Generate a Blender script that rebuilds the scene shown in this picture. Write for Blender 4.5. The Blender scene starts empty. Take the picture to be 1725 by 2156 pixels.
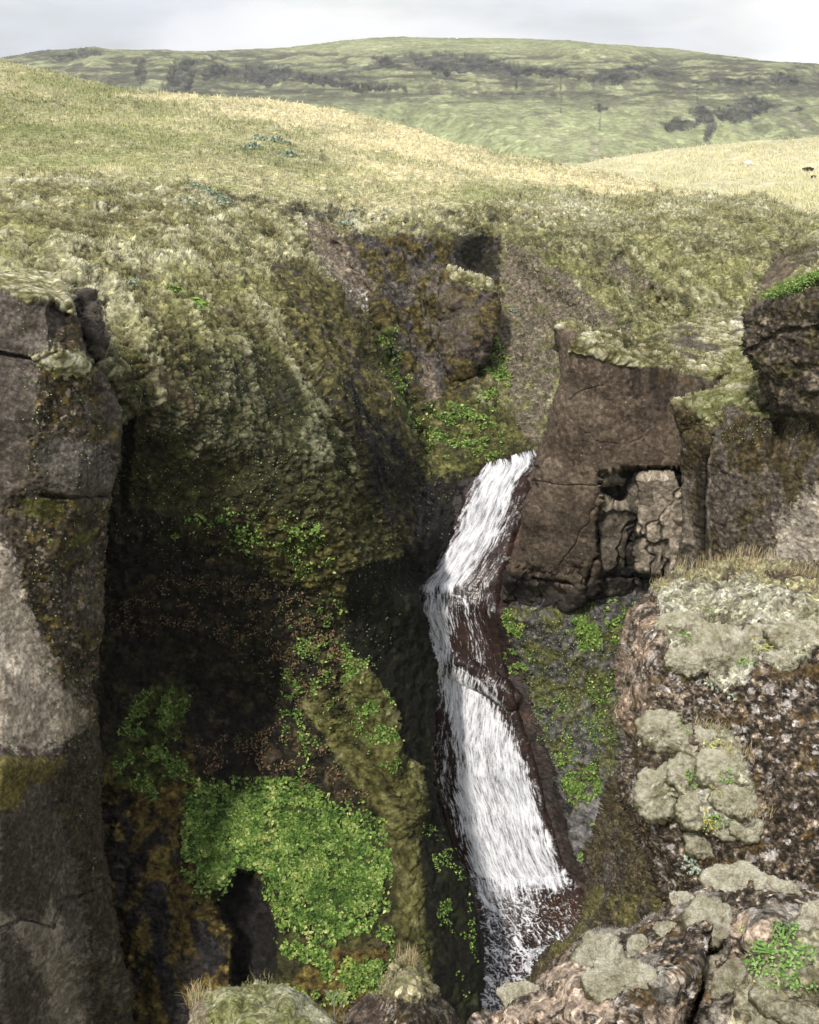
import bpy, math, random, numpy as np
from mathutils import Vector
from mathutils.geometry import delaunay_2d_cdt

# ------------------------------------------------------------------ camera, sky, sun
scn = bpy.context.scene
W0, H0, FPX, HOR = 1725.0, 2156.0, 2116.0, 150.0     # drawing sheet the shapes were measured on
PITCH = math.atan((H0/2-HOR)/FPX)
CAMZ = 62.0
cd = bpy.data.cameras.new('camera'); cam = bpy.data.objects.new('camera', cd)
scn.collection.objects.link(cam); scn.camera = cam
cam.location = (0, 0, CAMZ); cam.rotation_euler = (math.radians(90)-PITCH, 0, 0)
cd.sensor_fit = 'VERTICAL'; cd.sensor_height = 24.0; cd.lens = FPX/H0*24.0
cd.clip_start = 0.1; cd.clip_end = 20000
scn.view_settings.view_transform = 'Standard'; scn.view_settings.look = 'None'
scn.view_settings.exposure = 0.0; scn.view_settings.gamma = 1.0

SUN_EL, SUN_AZ = math.radians(54), math.radians(-146)   # azimuth clockwise from +Y
w = bpy.data.worlds.new('World'); scn.world = w; w.use_nodes = True
nt = w.node_tree; nt.nodes.clear()
def N(t, **k):
    n = nt.nodes.new(t)
    for a, b in k.items(): setattr(n, a, b)
    return n
out = N('ShaderNodeOutputWorld'); bg = N('ShaderNodeBackground'); sky = N('ShaderNodeTexSky')
sky.sky_type = 'NISHITA'; sky.sun_disc = False; sky.sun_elevation = SUN_EL; sky.sun_rotation = SUN_AZ
sc_ = N('ShaderNodeVectorMath', operation='SCALE'); sc_.inputs['Scale'].default_value = 1.0
nt.links.new(sky.outputs[0], sc_.inputs[0])
tc = N('ShaderNodeTexCoord'); mp = N('ShaderNodeMapping'); mp.inputs['Scale'].default_value = (1.0, 1.0, 3.6)
nt.links.new(tc.outputs['Generated'], mp.inputs[0])
mp.inputs['Location'].default_value = (0.55, 0.2, 0.32)
cn = N('ShaderNodeTexNoise'); cn.inputs['Scale'].default_value = 2.3; cn.inputs['Detail'].default_value = 5; cn.inputs['Roughness'].default_value = 0.5
nt.links.new(mp.outputs[0], cn.inputs['Vector'])
cr = N('ShaderNodeValToRGB'); cr.color_ramp.elements[0].position = 0.33; cr.color_ramp.elements[1].position = 0.48
cr.color_ramp.elements[0].color = (0.4, 0.4, 0.4, 1); cr.color_ramp.elements[1].color = (1, 1, 1, 1)
nt.links.new(cn.outputs[0], cr.inputs[0])
cn2 = N('ShaderNodeTexNoise'); cn2.inputs['Scale'].default_value = 2.6; cn2.inputs['Detail'].default_value = 5
mp2 = N('ShaderNodeMapping'); mp2.inputs['Scale'].default_value = (1.0, 1.0, 3.0); mp2.inputs['Location'].default_value = (3.2, 1, 0)
nt.links.new(tc.outputs['Generated'], mp2.inputs[0]); nt.links.new(mp2.outputs[0], cn2.inputs['Vector'])
cr2 = N('ShaderNodeValToRGB'); cr2.color_ramp.elements[0].position = 0.36; cr2.color_ramp.elements[1].position = 0.6
cr2.color_ramp.elements[0].color = (8.6, 9.0, 9.8, 1); cr2.color_ramp.elements[1].color = (12.4, 12.3, 12.1, 1)
nt.links.new(cn2.outputs[0], cr2.inputs[0])
mx = N('ShaderNodeMix', data_type='RGBA')
nt.links.new(cr.outputs[0], mx.inputs[0]); nt.links.new(sc_.outputs[0], mx.inputs[6]); nt.links.new(cr2.outputs[0], mx.inputs[7])
nt.links.new(mx.outputs[2], bg.inputs[0]); bg.inputs[1].default_value = 0.095
nt.links.new(bg.outputs[0], out.inputs[0])

sl = bpy.data.lights.new('sun', 'SUN'); so = bpy.data.objects.new('sun', sl); scn.collection.objects.link(so)
sl.energy = 3.5; sl.angle = math.radians(5); sl.color = (1, 0.95, 0.86)
sd_ = Vector((math.sin(SUN_AZ)*math.cos(SUN_EL), math.cos(SUN_AZ)*math.cos(SUN_EL), math.sin(SUN_EL)))
so.rotation_euler = sd_.to_track_quat('Z', 'Y').to_euler(); so.location = (0, 0, 300)

# ------------------------------------------------------------------ numeric noise
F = np.float32
rng = np.random.RandomState(7)
PERM = rng.permutation(256).astype(np.int32); PERM = np.concatenate([PERM, PERM, PERM])
G3 = rng.normal(size=(256, 3)).astype(F); G3 /= np.linalg.norm(G3, axis=1)[:, None]
R3 = rng.rand(256, 4).astype(F)
def perlin(p):
    i = np.floor(p).astype(np.int32); f = (p-i).astype(F); i &= 255
    u = f*f*f*(f*(f*6-15)+10)
    res = 0
    for dx in (0, 1):
        wx = u[:, 0] if dx else 1-u[:, 0]
        hx = PERM[(i[:, 0]+dx) & 255]
        for dy in (0, 1):
            wy = wx*(u[:, 1] if dy else 1-u[:, 1])
            hy = PERM[(hx+i[:, 1]+dy) & 255]
            for dz in (0, 1):
                wz = wy*(u[:, 2] if dz else 1-u[:, 2])
                g = G3[PERM[(hy+i[:, 2]+dz) & 255]]
                res = res+wz*((f[:, 0]-dx)*g[:, 0]+(f[:, 1]-dy)*g[:, 1]+(f[:, 2]-dz)*g[:, 2])
    return (res*1.5).astype(F)
def fbm(p, s, o=4, r=0.5, off=0.0, sc=(1, 1, 1)):
    q = (p/F(s)*np.array([1/sc[0], 1/sc[1], 1/sc[2]], F)+F(off)).astype(F); a = 1.0; t = 0; tot = 0
    for k in range(o):
        t = t+a*perlin(q); tot += a; a *= r; q = q*F(2.03)+F(17.3)
    return t/F(tot**0.8)
def ridged(p, s, o=4, r=0.5, off=0.0, sc=(1, 1, 1)):
    q = (p/F(s)*np.array([1/sc[0], 1/sc[1], 1/sc[2]], F)+F(off)).astype(F); a = 1.0; t = 0; tot = 0
    for k in range(o):
        t = t+a*(1-2*np.abs(perlin(q))); tot += a; a *= r; q = q*F(2.03)+F(11.7)
    return t/tot
def worley(p, s, off=0.0, sc=(1, 1, 1)):
    q = (p/F(s)*np.array([1/sc[0], 1/sc[1], 1/sc[2]], F)+F(off)).astype(F)
    i = np.floor(q).astype(np.int32); f = q-i
    f1 = np.full(len(p), 9, F); f2 = f1.copy(); idc = np.zeros(len(p), F)
    for dx in (-1, 0, 1):
        hx = PERM[(i[:, 0]+dx) & 255]
        for dy in (-1, 0, 1):
            hy = PERM[(hx+i[:, 1]+dy) & 255]
            for dz in (-1, 0, 1):
                h = PERM[(hy+i[:, 2]+dz) & 255]; rr = R3[h]
                d = (dx+rr[:, 0]-f[:, 0])**2+(dy+rr[:, 1]-f[:, 1])**2+(dz+rr[:, 2]-f[:, 2])**2
                m = d < f1
                f2 = np.where(m, f1, np.minimum(f2, d)); f1 = np.where(m, d, f1); idc = np.where(m, rr[:, 3], idc)
    return np.sqrt(f1), np.sqrt(f2), idc
def sstep(a, b, x):
    t = np.clip((x-a)/(b-a), 0, 1); return (t*t*(3-2*t)).astype(F)

# ------------------------------------------------------------------ geometry of the view -> world
cP, sP = math.cos(PITCH), math.sin(PITCH)
def world(x, y, Y):
    cx = (x-W0/2)/FPX; cy = -(y-H0/2)/FPX
    dy = cy*sP+cP; dz = cy*cP-sP
    return np.stack([Y*cx/dy, Y+0*x, CAMZ+Y*dz/dy], -1)
def seg_dist(x, y, poly, closed=True):
    n = len(poly); d = np.full(x.shape, 1e9, F)
    for k in range(n if closed else n-1):
        ax, ay = poly[k][:2]; bx, by = poly[(k+1) % n][:2]
        ex, ey = bx-ax, by-ay; L = ex*ex+ey*ey+1e-9
        t = np.clip(((x-ax)*ex+(y-ay)*ey)/L, 0, 1)
        d = np.minimum(d, (x-ax-t*ex)**2+(y-ay-t*ey)**2)
    return np.sqrt(d)
def sdf(x, y, poly):                                   # positive inside
    d = seg_dist(x, y, poly); ins = np.zeros(x.shape, bool); n = len(poly)
    for k in range(n):
        ax, ay = poly[k]; bx, by = poly[(k+1) % n]
        if ay == by: continue
        c = ((ay > y) != (by > y)) & (x < (bx-ax)*(y-ay)/(by-ay)+ax); ins ^= c
    return np.where(ins, d, -d)
def blur(a, r, n=3):
    if r < 1: return a
    for _ in range(n):
        for ax in (0, 1):
            pad = [(0, 0), (0, 0)]; pad[ax] = (r+1, r)
            c = np.cumsum(np.pad(a, pad, 'edge').astype(np.float64), axis=ax)
            L = a.shape[ax]
            hi = np.take(c, np.arange(2*r+1, 2*r+1+L), axis=ax); lo = np.take(c, np.arange(0, L), axis=ax)
            a = (hi-lo)/(2*r+1)
    return a
def interp(ctrl, X, Yg, nb):
    pts = [(c[0], c[1]) for c in ctrl]; inv = [1.0/c[2] for c in ctrl]
    x0, x1, y0, y1 = X.min()-5, X.max()+5, Yg.min()-5, Yg.max()+5
    ext = []
    for k in range(7):
        u = k/6
        ext += [(x0+u*(x1-x0), y0), (x0+u*(x1-x0), y1), (x0, y0+u*(y1-y0)), (x1, y0+u*(y1-y0))]
    A = np.array(pts); I = np.array(inv)
    for e in ext:
        d = ((A-np.array(e))**2).sum(1)
        if d.min() < 400: continue
        wgt = 1/(d+100)**2; pts.append(e); inv.append(float((wgt*I).sum()/wgt.sum()))
    r = delaunay_2d_cdt([Vector(p) for p in pts], [], [], 0, 1e-4)
    vs, fs, ov = r[0], r[2], r[3]
    vi = [inv[o[0]] if o else 0 for o in ov]
    Z = np.full(X.shape, np.nan); st = X[0, 1]-X[0, 0]; gx0, gy0 = X[0, 0], Yg[0, 0]
    for f in fs:
        (ax, ay), (bx, by), (cx, cy) = [vs[k] for k in f]
        i0 = max(0, int((min(ax, bx, cx)-gx0)/st)); i1 = min(X.shape[1], int((max(ax, bx, cx)-gx0)/st)+2)
        j0 = max(0, int((min(ay, by, cy)-gy0)/st)); j1 = min(X.shape[0], int((max(ay, by, cy)-gy0)/st)+2)
        if i0 >= i1 or j0 >= j1: continue
        xs, ys = X[j0:j1, i0:i1], Yg[j0:j1, i0:i1]
        D = (by-cy)*(ax-cx)+(cx-bx)*(ay-cy)
        if abs(D) < 1e-9: continue
        l1 = ((by-cy)*(xs-cx)+(cx-bx)*(ys-cy))/D; l2 = ((cy-ay)*(xs-cx)+(ax-cx)*(ys-cy))/D; l3 = 1-l1-l2
        m = (l1 >= -1e-6) & (l2 >= -1e-6) & (l3 >= -1e-6)
        Z[j0:j1, i0:i1][m] = (l1*vi[f[0]]+l2*vi[f[1]]+l3*vi[f[2]])[m]
    Z[np.isnan(Z)] = np.nanmean(Z)
    return blur(Z, nb)

def mesh_np(name, V, Q, mat, cols=None, smooth=True, extra=None):
    me = bpy.data.meshes.new(name)
    k = Q.shape[1]
    me.vertices.add(len(V)); me.vertices.foreach_set('co', np.ascontiguousarray(V, F).ravel())
    me.loops.add(Q.size); me.loops.foreach_set('vertex_index', np.ascontiguousarray(Q, np.int32).ravel())
    me.polygons.add(len(Q)); me.polygons.foreach_set('loop_start', np.arange(0, Q.size, k, dtype=np.int32))
    me.polygons.foreach_set('use_smooth', np.full(len(Q), smooth))
    me.update(calc_edges=True)
    if cols is not None:
        a = me.color_attributes.new('Col', 'FLOAT_COLOR', 'POINT')
        c = np.ones((len(V), 4), F); c[:, :cols.shape[1]] = cols
        a.data.foreach_set('color', c.ravel())
    me.materials.append(mat)
    return me
def link(name, me, parent=None, label=None, cat=None, group=None, kind=None, loc=None):
    o = bpy.data.objects.new(name, me); scn.collection.objects.link(o)
    if parent: o.parent = parent
    if label: o['label'] = label
    if cat: o['category'] = cat
    if group: o['group'] = group
    if kind: o['kind'] = kind
    if loc is not None: o.location = loc
    return o

# ------------------------------------------------------------------ materials
def ground_mat(name, fine, contrast=0.5, bump=0.5, bumpd=0.05, rough=0.92, coarse=None, spec=0.25, fleck=.35):
    m = bpy.data.materials.new(name); m.use_nodes = True; t = m.node_tree; t.nodes.clear()
    n = lambda ty: t.nodes.new(ty)
    o = n('ShaderNodeOutputMaterial'); b = n('ShaderNodeBsdfPrincipled'); a = n('ShaderNodeAttribute'); a.attribute_name = 'Col'
    g = n('ShaderNodeNewGeometry')
    n1 = n('ShaderNodeTexNoise'); n1.inputs['Scale'].default_value = 1/fine; n1.inputs['Detail'].default_value = 5; n1.inputs['Roughness'].default_value = 0.78
    n2 = n('ShaderNodeTexNoise'); n2.inputs['Scale'].default_value = 1/(coarse or fine*6); n2.inputs['Detail'].default_value = 5
    for q in (n1, n2): t.links.new(g.outputs['Position'], q.inputs['Vector'])
    r = n('ShaderNodeMapRange'); r.inputs[1].default_value = 0.37; r.inputs[2].default_value = 0.63
    r.inputs[3].default_value = 1-contrast; r.inputs[4].default_value = 1+contrast
    t.links.new(n1.outputs[0], r.inputs[0])
    r2 = n('ShaderNodeMapRange'); r2.inputs[1].default_value = 0.3; r2.inputs[2].default_value = 0.7
    r2.inputs[3].default_value = 1-contrast*0.5; r2.inputs[4].default_value = 1+contrast*0.5
    t.links.new(n2.outputs[0], r2.inputs[0])
    mu = n('ShaderNodeMath'); mu.operation = 'MULTIPLY'; t.links.new(r.outputs[0], mu.inputs[0]); t.links.new(r2.outputs[0], mu.inputs[1])
    vm = n('ShaderNodeVectorMath'); vm.operation = 'SCALE'; t.links.new(a.outputs['Color'], vm.inputs[0]); t.links.new(mu.outputs[0], vm.inputs['Scale'])
    t.links.new(vm.outputs[0], b.inputs['Base Color'])
    vo = n('ShaderNodeTexVoronoi'); vo.inputs['Scale'].default_value = 1/(fine*1.5); t.links.new(g.outputs['Position'], vo.inputs['Vector'])
    sx = n('ShaderNodeSeparateColor'); t.links.new(vo.outputs['Color'], sx.inputs[0])
    fr = n('ShaderNodeMapRange'); fr.inputs[1].default_value = 0; fr.inputs[2].default_value = 1; fr.inputs[3].default_value = 1-fleck; fr.inputs[4].default_value = 1+fleck
    t.links.new(sx.outputs[0], fr.inputs[0]); pw = n('ShaderNodeMath'); pw.operation = 'GREATER_THAN'; pw.inputs[1].default_value = .90; t.links.new(sx.outputs[1], pw.inputs[0])
    ad = n('ShaderNodeMath'); ad.operation = 'MULTIPLY_ADD'; ad.inputs[1].default_value = fleck*1.6; t.links.new(pw.outputs[0], ad.inputs[0]); t.links.new(fr.outputs[0], ad.inputs[2])
    vm2 = n('ShaderNodeVectorMath'); vm2.operation = 'SCALE'; t.links.new(vm.outputs[0], vm2.inputs[0]); t.links.new(ad.outputs[0], vm2.inputs['Scale']); t.links.new(vm2.outputs[0], b.inputs['Base Color'])
    b.inputs['Roughness'].default_value = rough; b.inputs['Specular IOR Level'].default_value = spec
    bp = n('ShaderNodeBump'); bp.inputs['Strength'].default_value = bump; bp.inputs['Distance'].default_value = bumpd
    t.links.new(n1.outputs[0], bp.inputs['Height'])
    bp2 = n('ShaderNodeBump'); bp2.inputs['Strength'].default_value = bump; bp2.inputs['Distance'].default_value = bumpd*3
    t.links.new(n2.outputs[0], bp2.inputs['Height']); t.links.new(bp.outputs[0], bp2.inputs['Normal'])
    t.links.new(bp2.outputs[0], b.inputs['Normal'])
    t.links.new(b.outputs[0], o.inputs[0])
    return m
def leaf_mat(name):
    m = bpy.data.materials.new(name); m.use_nodes = True; t = m.node_tree; b = t.nodes['Principled BSDF']
    a = t.nodes.new('ShaderNodeAttribute'); a.attribute_name = 'Col'
    nz = t.nodes.new('ShaderNodeTexNoise'); nz.inputs['Scale'].default_value = 9
    oi = t.nodes.new('ShaderNodeObjectInfo')
    mr = t.nodes.new('ShaderNodeMapRange'); mr.inputs[3].default_value = 0.7; mr.inputs[4].default_value = 1.3
    t.links.new(nz.outputs[0], mr.inputs[0])
    v = t.nodes.new('ShaderNodeVectorMath'); v.operation = 'SCALE'
    t.links.new(a.outputs['Color'], v.inputs[0]); t.links.new(mr.outputs[0], v.inputs['Scale'])
    t.links.new(v.outputs[0], b.inputs['Base Color']); b.inputs['Roughness'].default_value = 0.6
    b.inputs['Specular IOR Level'].default_value = 0.3
    b.inputs['Subsurface Weight'].default_value = 0.0
    return m
LEAF = leaf_mat('leaf')

# ------------------------------------------------------------------ relief sheets
PATCH = {}
class Ctx: pass
def patch(name, poly, ctrl, step, mat, colour, disp, nb=5, warp=3, wscale=40, rnd=(10, 1.0), thick=6.0,
          carve=(), shell=True, drop=0.25, label=None, cat=None, group=None, kind=None, close=True):
    px = [p[0] for p in poly]; py = [p[1] for p in poly]
    X, Yg = np.meshgrid(np.arange(min(px)-6, max(px)+6, step, dtype=np.float64), np.arange(min(py)-6, max(py)+6, step, dtype=np.float64))
    inv = interp(ctrl, X, Yg, nb)
    q = np.stack([X.ravel()/wscale, Yg.ravel()/wscale, 0*X.ravel()], -1).astype(F)
    wx = fbm(q, 1, 4, .55, 3.1).reshape(X.shape); wy = fbm(q, 1, 4, .55, 9.7).reshape(X.shape)
    sd = sdf(X+wx*warp*2, Yg+wy*warp*2, poly)
    keep = sd > 0
    Yd = 1/inv
    for c in carve:
        kind_, pts, dep, soft = c[:4]
        wa = c[4] if len(c) > 4 else 4
        if kind_ == 'poly': m = sstep(-soft/2, soft/2, sdf(X+wx*wa, Yg+wy*wa, pts))
        else: m = 1-sstep(soft*0.3, soft, seg_dist(X+wx*wa, Yg+wy*wa, pts, False))
        Yd = Yd+dep*m
    R, M = rnd
    t = np.clip(sd/R, 0, 1); Yd = Yd+M*(1-np.sqrt(np.clip(1-(1-t)**2, 0, 1)))
    sgy, sgx = np.gradient(sd, step); gl = np.sqrt(sgx**2+sgy**2)+1e-6; sgx /= gl; sgy /= gl
    near = keep & (sd < step*1.05)
    Xs = np.where(near, X-sgx*sd, X); Ys = np.where(near, Yg-sgy*sd, Yg)
    P = world(Xs, Ys, Yd)
    idx = -np.ones(X.shape, np.int64); idx[keep] = np.arange(keep.sum())
    gy, gx = np.gradient(P, axis=(0, 1)); Nn = np.cross(gx, gy); Nn /= np.linalg.norm(Nn, axis=-1)[..., None]+1e-12
    # face the camera
    s = np.sign(-(Nn*(P-np.array([0, 0, CAMZ]))).sum(-1)); Nn *= s[..., None]
    Nn = np.stack([blur(Nn[..., k], 1, 1) for k in range(3)], -1)
    c = Ctx(); c.x = X[keep].astype(F); c.y = Yg[keep].astype(F); c.P = P[keep].astype(F); c.N = Nn[keep].astype(F); c.sd = sd[keep].astype(F)
    c.wx = wx[keep]; c.wy = wy[keep]
    c.fn = fbm(np.stack([c.x/13, c.y/13, 0*c.x], -1).astype(F), 1, 4, .72, 21)
    c.reg = lambda pl, soft=12, wa=14: sstep(-soft*.4, soft*.4, sdf(c.x+c.wx*wa, c.y+c.wy*wa, pl)+c.fn*soft*1.5)
    c.lin = lambda pl, wid, soft=6, wa=8: 1-sstep(wid-soft, wid+soft, seg_dist(c.x+c.wx*wa, c.y+c.wy*wa, pl, False))
    d = disp(c)
    c.d = d
    V = c.P+c.N*d[:, None]
    col = colour(c)
    if name != 'waterfall': col = .22*(np.clip(col, .001, 1)/.22)**1.22; g_ = col[:, :3].mean(1, keepdims=True); col = g_+(col-g_)*F(.84)
    col = np.clip(col, 0.002, 0.85)
    a, b2, c2, d2 = idx[:-1, :-1], idx[:-1, 1:], idx[1:, 1:], idx[1:, :-1]
    ok = (a >= 0) & (b2 >= 0) & (c2 >= 0) & (d2 >= 0)
    Q = np.stack([a[ok], d2[ok], c2[ok], b2[ok]], -1)
    Pg = np.zeros(X.shape+(3,), F); Pg[keep] = V; Ng = Nn.astype(F)
    if shell:
        # boundary edges (directed), extruded backwards in a few steps to give the rock its body
        E = np.concatenate([Q[:, [0, 1]], Q[:, [1, 2]], Q[:, [2, 3]], Q[:, [3, 0]]])
        key = E.min(1).astype(np.int64)*len(V)+E.max(1)
        u, inv_, cnt = np.unique(key, return_inverse=True, return_counts=True)
        B = E[cnt[inv_] == 1]
        bv = np.unique(B); n0 = len(V); mp_ = -np.ones(len(V), np.int64); mp_[bv] = np.arange(len(bv))
        cen = V.mean(0); prev = bv; Vs = [V]; Cs = [col]; Qs = [Q]; base = n0
        ray = V[bv]-np.array([0, 0, CAMZ], F); ray /= np.linalg.norm(ray, axis=1)[:, None]
        ix, iy = sgx[keep][bv], sgy[keep][bv]
        inw = np.stack([ix, -iy*sP, -iy*cP], -1)
        for k, fr in enumerate((0.12, 0.4, 1.0)):
            nv = V[bv]+ray*thick*fr
            nv += (inw*(drop*thick*fr)).astype(F)
            pass
            Vs.append(nv.astype(F)); Cs.append(col[bv])
            cur = base+np.arange(len(bv))
            Bi = mp_[B]
            Qs.append(np.stack([prev[Bi[:, 1]], prev[Bi[:, 0]], cur[Bi[:, 0]], cur[Bi[:, 1]]], -1))
            prev = cur; base += len(bv)
        V = np.concatenate(Vs); col = np.concatenate(Cs); Q = np.concatenate(Qs)
    me = mesh_np(name, V, Q, mat, col)
    o = link(name, me, label=label, cat=cat, group=group, kind=kind)
    Cg = np.zeros(X.shape+(3,), F); Cg[keep] = col[:int(keep.sum()), :3]
    PATCH[name] = dict(X0=X[0, 0], Y0=Yg[0, 0], st=step, P=Pg, N=Ng, keep=keep, C=Cg)
    return o
def surf(name, x, y):
    p = PATCH[name]; i = int(round((x-p['X0'])/p['st'])); j = int(round((y-p['Y0'])/p['st']))
    j = min(max(j, 0), p['keep'].shape[0]-1); i = min(max(i, 0), p['keep'].shape[1]-1)
    return Vector(p['P'][j, i].tolist()), Vector(p['N'][j, i].tolist()), bool(p['keep'][j, i])
def mixc(col, m, c2, var=None):
    c2 = np.array(c2, F)
    if c2.ndim == 1: c2 = c2[None, :]
    return col*(1-m[:, None])+c2*m[:, None]
def ramp(t, *cs):
    t = np.clip(t, 0, 1)*(len(cs)-1); i = np.minimum(t.astype(int), len(cs)-2); f = (t-i)[:, None]
    A = np.array(cs, F); return (A[i]*(1-f)+A[i+1]*f).astype(F)

# ------------------------------------------------------------------ palette (albedo)
STRAW = (.385, .352, .21); HGREEN = (.22, .222, .105); HDRY = (.295, .283, .155)
MPALE = (.34, .325, .215); MGREY = (.42, .41, .32); MOL = (.115, .105, .036); MDK = (.035, .038, .012); OCH = (.15, .115, .02)
RBR = (.085, .066, .05); RPALE = (.27, .225, .17); RBLK = (.012, .0105, .0095); GRAV = (.19, .16, .13); PINK = (.38, .30, .23); LICH = (.055, .042, .033)

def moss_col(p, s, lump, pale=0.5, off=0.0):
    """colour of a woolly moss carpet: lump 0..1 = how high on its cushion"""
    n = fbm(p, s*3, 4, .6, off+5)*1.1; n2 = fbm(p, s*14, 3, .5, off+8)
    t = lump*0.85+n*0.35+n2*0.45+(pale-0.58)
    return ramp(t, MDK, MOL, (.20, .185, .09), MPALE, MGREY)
def lumps(p, s, off=0.0, sc=(1.5, 1, .8)):
    q = p+np.stack([fbm(p, s*1.5, 2, .5, off+k*5) for k in range(3)], -1)*F(s*0.5)
    f1, f2, _ = worley(q, s, off, sc)
    a = np.clip(1-f1*f1*1.1, 0, 1)*(.35+.65*sstep(0, .32, f2-f1))
    f1, f2, _ = worley(q, s*0.42, off+3, sc)
    b = np.clip(1-f1*f1*1.1, 0, 1)*(.35+.65*sstep(0, .35, f2-f1))
    return a, b

# ================================================================== far hill
SKY1 = [(-420, 150), (-150, 128), (0, 118), (60, 108), (100, 103), (150, 101), (200, 97), (240, 103), (330, 104), (450, 106), (530, 103), (600, 99), (650, 94), (720, 85), (780, 80), (850, 77), (950, 79), (1060, 80), (1150, 82), (1280, 93), (1400, 101), (1500, 113), (1600, 125), (1725, 133), (1850, 142), (2100, 165)]
def far_disp(c):
    p = c.P
    u = p*np.array([1, .25, .35], F)
    env = sstep(95, 140, c.y-0.02*(c.x-900)) * 1.0
    g = ridged(u, 60, 4, .5, 2.0)*7
    crag = np.abs(fbm(p, 40, 4, .55, 4.0))*7+fbm(p, 9, 3, .6, 1.0, (1.2, 1.2, .8))*.8
    low = sstep(190, 260, c.y)
    c.crag = crag
    return (env*(g*(0.25+0.5*low)+crag*(1-low*.8)*.38+c.rk0*(ridged(p, 18, 4, .6, 83, (1.3, 1.3, .5))-.6)*6)+fbm(p, 120, 3)*2*(1-env)-2*c.rk0*c.rbig-3*env).astype(F)
def far_marks(c):
    R = lambda pl, s=9, w=14: c.reg(pl, s, w)
    L = lambda pl, w_, s=1.5, wa=9: c.lin(pl, w_*.7, s, wa)*sstep(-.3, .1, c.fn)
    m = np.zeros(len(c.x), F)
    for pl in ([(105, 112), (150, 106), (205, 100), (215, 108), (180, 118), (130, 122)],
               [(285, 128), (305, 124), (312, 150), (305, 172), (296, 180), (288, 160)],
               [(362, 122), (415, 118), (412, 150), (398, 195), (345, 195), (355, 165)],
               [(520, 138), (560, 135), (625, 142), (632, 155), (600, 165), (570, 178), (540, 170), (512, 160)],
               [(855, 108), (930, 104), (1000, 112), (1060, 122), (1100, 130), (1180, 140), (1225, 155), (1160, 156), (1090, 150), (1010, 150), (930, 150), (880, 132)],
               [(780, 118), (830, 118), (832, 134), (800, 138)],
               [(1365, 150), (1420, 152), (1410, 163), (1375, 162)],
               [(1330, 135), (1385, 130), (1350, 142), (1290, 148)],
               [(1590, 150), (1690, 160), (1680, 175), (1640, 170)],
               [(1255, 220), (1285, 222), (1262, 240), (1250, 232)],
               [(1455, 238), (1470, 225), (1500, 235), (1510, 262), (1498, 302), (1478, 302), (1485, 270)],
               [(1495, 225), (1580, 205), (1650, 215), (1600, 240), (1520, 258)],
               [(1395, 255), (1440, 245), (1475, 262), (1440, 275), (1405, 270)],
               [(1660, 230), (1695, 228), (1680, 243)],
               [(625, 146), (760, 168), (860, 184), (860, 192), (750, 182), (620, 165)],
               [(420, 150), (470, 135), (520, 140), (515, 152), (470, 150), (430, 165)],
               [(1240, 158), (1330, 150), (1360, 160), (1300, 172), (1245, 170)], [(1500, 168), (1590, 160), (1600, 170), (1540, 182)]):
        m = np.maximum(m, R(pl))
    m = np.maximum(m, 0.95*L([(632, 155), (720, 170), (800, 182), (900, 190), (1000, 193), (1090, 192), (1170, 198)], 2.2, 2, 4))
    for pl in ([(1092, 150), (1086, 190), (1080, 205)], [(1180, 150), (1182, 200), (1180, 240)], [(1470, 170), (1466, 205), (1480, 250), (1492, 300)],
               [(1265, 235), (1262, 275)], [(1690, 160), (1650, 175)]):
        m = np.maximum(m, 0.8*L(pl, 2.5, 2))
    return m
def far_disp2(c):
    c.rk0 = far_marks(c); c.rbig = c.reg([(270, 100), (1240, 100), (1240, 205), (270, 205)], 10, 10); return far_disp(c)
def u2(p): return p*np.array([1, .25, .22], F)
def y_(c): return c.y
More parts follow.
